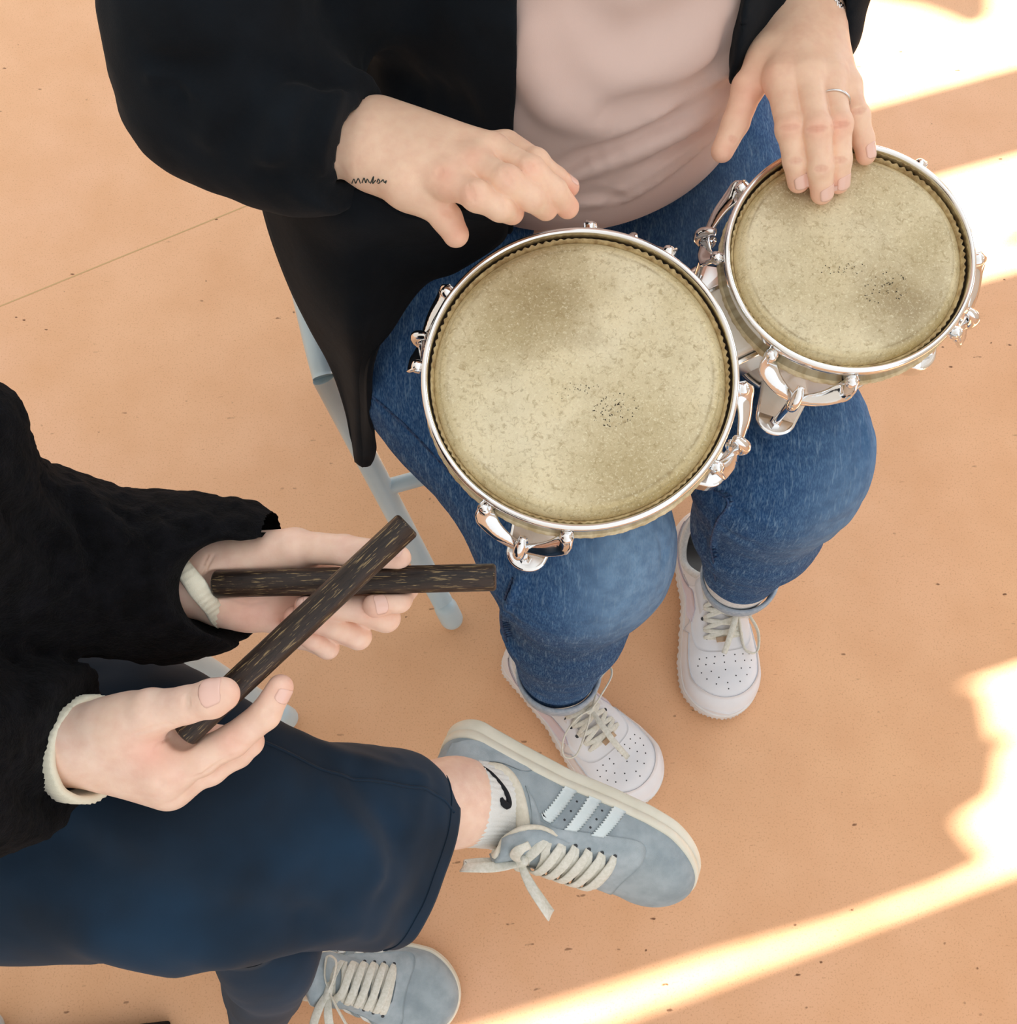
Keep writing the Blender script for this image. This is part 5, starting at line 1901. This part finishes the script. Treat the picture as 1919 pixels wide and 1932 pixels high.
# sock with ribs and the black curved mark
sk = U([chain([P(872, 1512, .436), P(925, 1514, .408), P(985, 1530, .392)], [.0400, .0370, .0350], .02), rc(P(985, 1530, .392), P(1080, 1580, .385), .035, .030)], .02)
sax = unit(P(985, 1530, .392) - P(872, 1512, .436))
sx_, sy_, _ = basis(sax)
def fsock(p):
    d = sk(p)
    q = p - P(872, 1512, .436)
    ang = np.arctan2(q @ sy_, q @ sx_)
    return d - .0006 * np.sin(ang * 46) - .0012 * np.exp(-(((q @ sax) - .008) / .012) ** 2)
fsock = INT(fsock, plane(P(876, 1512, .434), -sax), .002)
vs_, qs_ = surf(fsock, *bb([P(860, 1512, .45), P(1090, 1585, .37)], .055), .0022)
sock = mesh_obj('sock', vs_, qs_, M_SOCK, player)
mb = MB()
h = hits(fsock, [(904, 1441), (925, 1456), (942, 1475), (955, 1495), (960, 1513), (957, 1520), (949, 1514), (946, 1505)], .0002)
tube(mb, h, np.interp(np.linspace(0, 1, len(h)), [0, .5, .8, 1], [.0005, .0026, .0040, .0014]), 8, 40)
mb.out('swoosh_mark', M_BLACK, sock)

# grey pair
fdir = unit(A3(.84, -.47, -.16))
upv = A3(-.26, -.80, .56)
heelp = P(852, 1372, .400)
g1 = grey_sneaker(heelp, heelp + fdir * .283, upv, 1, player,
    ((.116, -.004, .094), [[(0, 0, 0), (-.014, -.004, .010), (-.034, -.004, .024), (-.046, -.010, .028), (-.040, -.014, .018), (-.018, -.010, .004), (0, 0, 0)],
                          [(0, 0, 0), (.010, .004, .014), (.026, .006, .028), (.040, -.002, .030), (.044, -.014, .020), (.024, -.014, .006), (0, 0, 0)]],
     [[(0, 0, 0), (-.010, .014, .008), (-.012, .028, .010), (-.006, .036, .004)]]), 'grey suede sneaker held in the air with cream sole turned up')
g2 = grey_sneaker(P(492, 1805, .012), P(868, 1888, .012), (0, 0, 1), 1, player,
    ((.108, -.010, .090), [[(0, 0, 0), (.004, .016, .012), (.002, .034, .012), (-.010, .036, .006), (-.008, .016, .004), (0, 0, 0)],
                          [(0, 0, 0), (.014, -.014, .006), (.034, -.038, -.004), (.030, -.052, -.016), (.012, -.040, -.012), (0, 0, 0)]],
     [[(0, 0, 0), (-.006, -.020, .002), (-.010, -.045, -.015), (-.006, -.070, -.040)], [(0, 0, 0), (.006, -.025, 0), (.014, -.05, -.02), (.024, -.072, -.045)]]), 'grey suede sneaker standing on the floor at the bottom edge')
# ---------------------------------------------------------------- chairs and bag
def chair(label, feetF,  topsF, feetR, topsR, bar_z, group, root_xy, seat_c, fwd):
    root = thing('school_chair', label, 'chair', root_xy, group)
    fwd = unit(fwd); side = A3(-fwd[1], fwd[0], 0)
    def leg(ft, tp, extra=None):
        mb = MB()
        pts = [ft + A3(0, 0, .014), tp] + (extra or [])
        tube(mb, pts, .0145, 16, 24 if extra else 6, rflat=.78)
        lg = mb.out('leg', M_TUBE, root)
        mb = MB()
        d = unit(tp - ft)
        ball_tube(mb, ft + A3(0, 0, .017), ft + A3(0, 0, .017) + d * .025, .0165, 16, 5)
        mb.out('foot_cap', M_TUBE, lg)
    for i in range(2):
        leg(feetF[i], topsF[i])
        leg(feetR[i], topsR[i])
    for i in range(2):
        mb = MB()
        tube(mb, [topsF[i], topsF[i] - fwd * .05 + A3(0, 0, .012), topsR[i] + A3(0, 0, .010), topsR[i] - fwd * .06 + A3(0, 0, .10), topsR[i] - fwd * .10 + A3(0, 0, .34)], .0135, 14, 40)
        mb.out('side_tube', M_TUBE, root)
    for a_, b_ in ((feetF, topsF), (feetR, topsR))[:2 if bar_z > .22 else 1]:
        q = [a_[i] + (b_[i] - a_[i]) * (bar_z / b_[i][2]) for i in range(2)]
        mb = MB(); tube(mb, [q[0], q[0] * .7 + q[1] * .3 + A3(0, 0, .004), q[0] * .3 + q[1] * .7 + A3(0, 0, .004), q[1]], .0105, 14, 20)
        mb.out('crossbar', M_TUBE, root)
    # moulded seat
    n = 17
    V = []
    for i in range(n):
        for j in range(n):
            u, v = i / (n - 1) * 2 - 1, j / (n - 1) * 2 - 1
            k = .160 * (1 - .10 * abs(u) ** 4 * abs(v) ** 2)
            V.append(seat_c + fwd * u * k + side * v * k * 1.0 + A3(0, 0, .012 * v * v + (-.018 * max(0, u) ** 3) + .015 * max(0, -u) ** 2))
    mb = MB(); mb.add(V, grid_faces(n, n)); mb.out('seat', M_SEAT, root, solid=.010)
    V = []
    for i in range(n):
        for j in range(n):
            u, v = i / (n - 1), j / (n - 1) * 2 - 1
            V.append(seat_c - fwd * (.205 + .06 * u) + side * v * .19 * (1 - .12 * u) + A3(0, 0, .20 + .20 * u) - fwd * .03 * (1 - v * v))
    mb = MB(); mb.add(V, grid_faces(n, n)); mb.out('backrest', M_SEAT, root, solid=.010)
    return root

f1 = unit(A3(.27, -.96, 0)); s1 = A3(-f1[1], f1[0], 0)
ffR = P(853, 1172, 0); ffR[2] = 0
tR = P(612, 712, .405)
legA_t = tR
fl1 = ffR + s1 * .425
tl1 = tR + s1 * .44
chair('pale blue steel chair under the drummer, front leg running down past the sticks',
      [ffR, fl1], [tR, tl1], [ffR - f1 * .44, fl1 - f1 * .44], [tR - f1 * .25, tl1 - f1 * .25], .245, 'school chairs',
      tuple((ffR + fl1) / 2 - f1 * .2), (tR + tl1) / 2 - f1 * .16 + A3(0, 0, .020), f1)
f2 = unit(A3(1, .02, 0)); s2 = A3(-f2[1], f2[0], 0)
fa = P(545, 1358, 0)
ta = P(250, 1172, .405)
fb_, tb = P(505, 1940, 0), P(400, 1690, .405)
chair('pale blue steel chair under the stick player, leg tip showing beside the lower hand',
      [fa, fb_], [ta, tb], [fa - f2 * .42, P(-6, 1936, 0)], [ta - f2 * .30, tb - f2 * .30], .2, 'school chairs',
      (-.55, 0, 0), (ta + tb) / 2 - f2 * .17 + A3(0, 0, .020), f2)

bag = thing('bag', 'black nylon bag lying on the floor, only a corner in view at the bottom edge', 'bag', tuple(P(290, 1990, 0)))
mb = MB()
c0 = P(322, 1925, .004); c1 = P(262, 1932, .004)
d = unit(c1 - c0); e_ = A3(-d[1], d[0], 0)
if e_[1] > 0: e_ = -e_
ctr = c0 + d * .14 + e_ * .10
box(mb, A3(ctr[0], ctr[1], .016), d * .14, e_ * .10, A3(0, 0, .015))
mb.out('bag_body', M_BAGM, bag, smooth=False, bevel=.004)
mb = MB()
tube(mb, [A3(ctr[0], ctr[1], .03) + d * .08, A3(ctr[0], ctr[1], .055) + d * .05, A3(ctr[0], ctr[1], .055) - d * .05, A3(ctr[0], ctr[1], .03) - d * .08], .006, 10, 20)
mb.out('bag_handle', M_BAGM, bag)
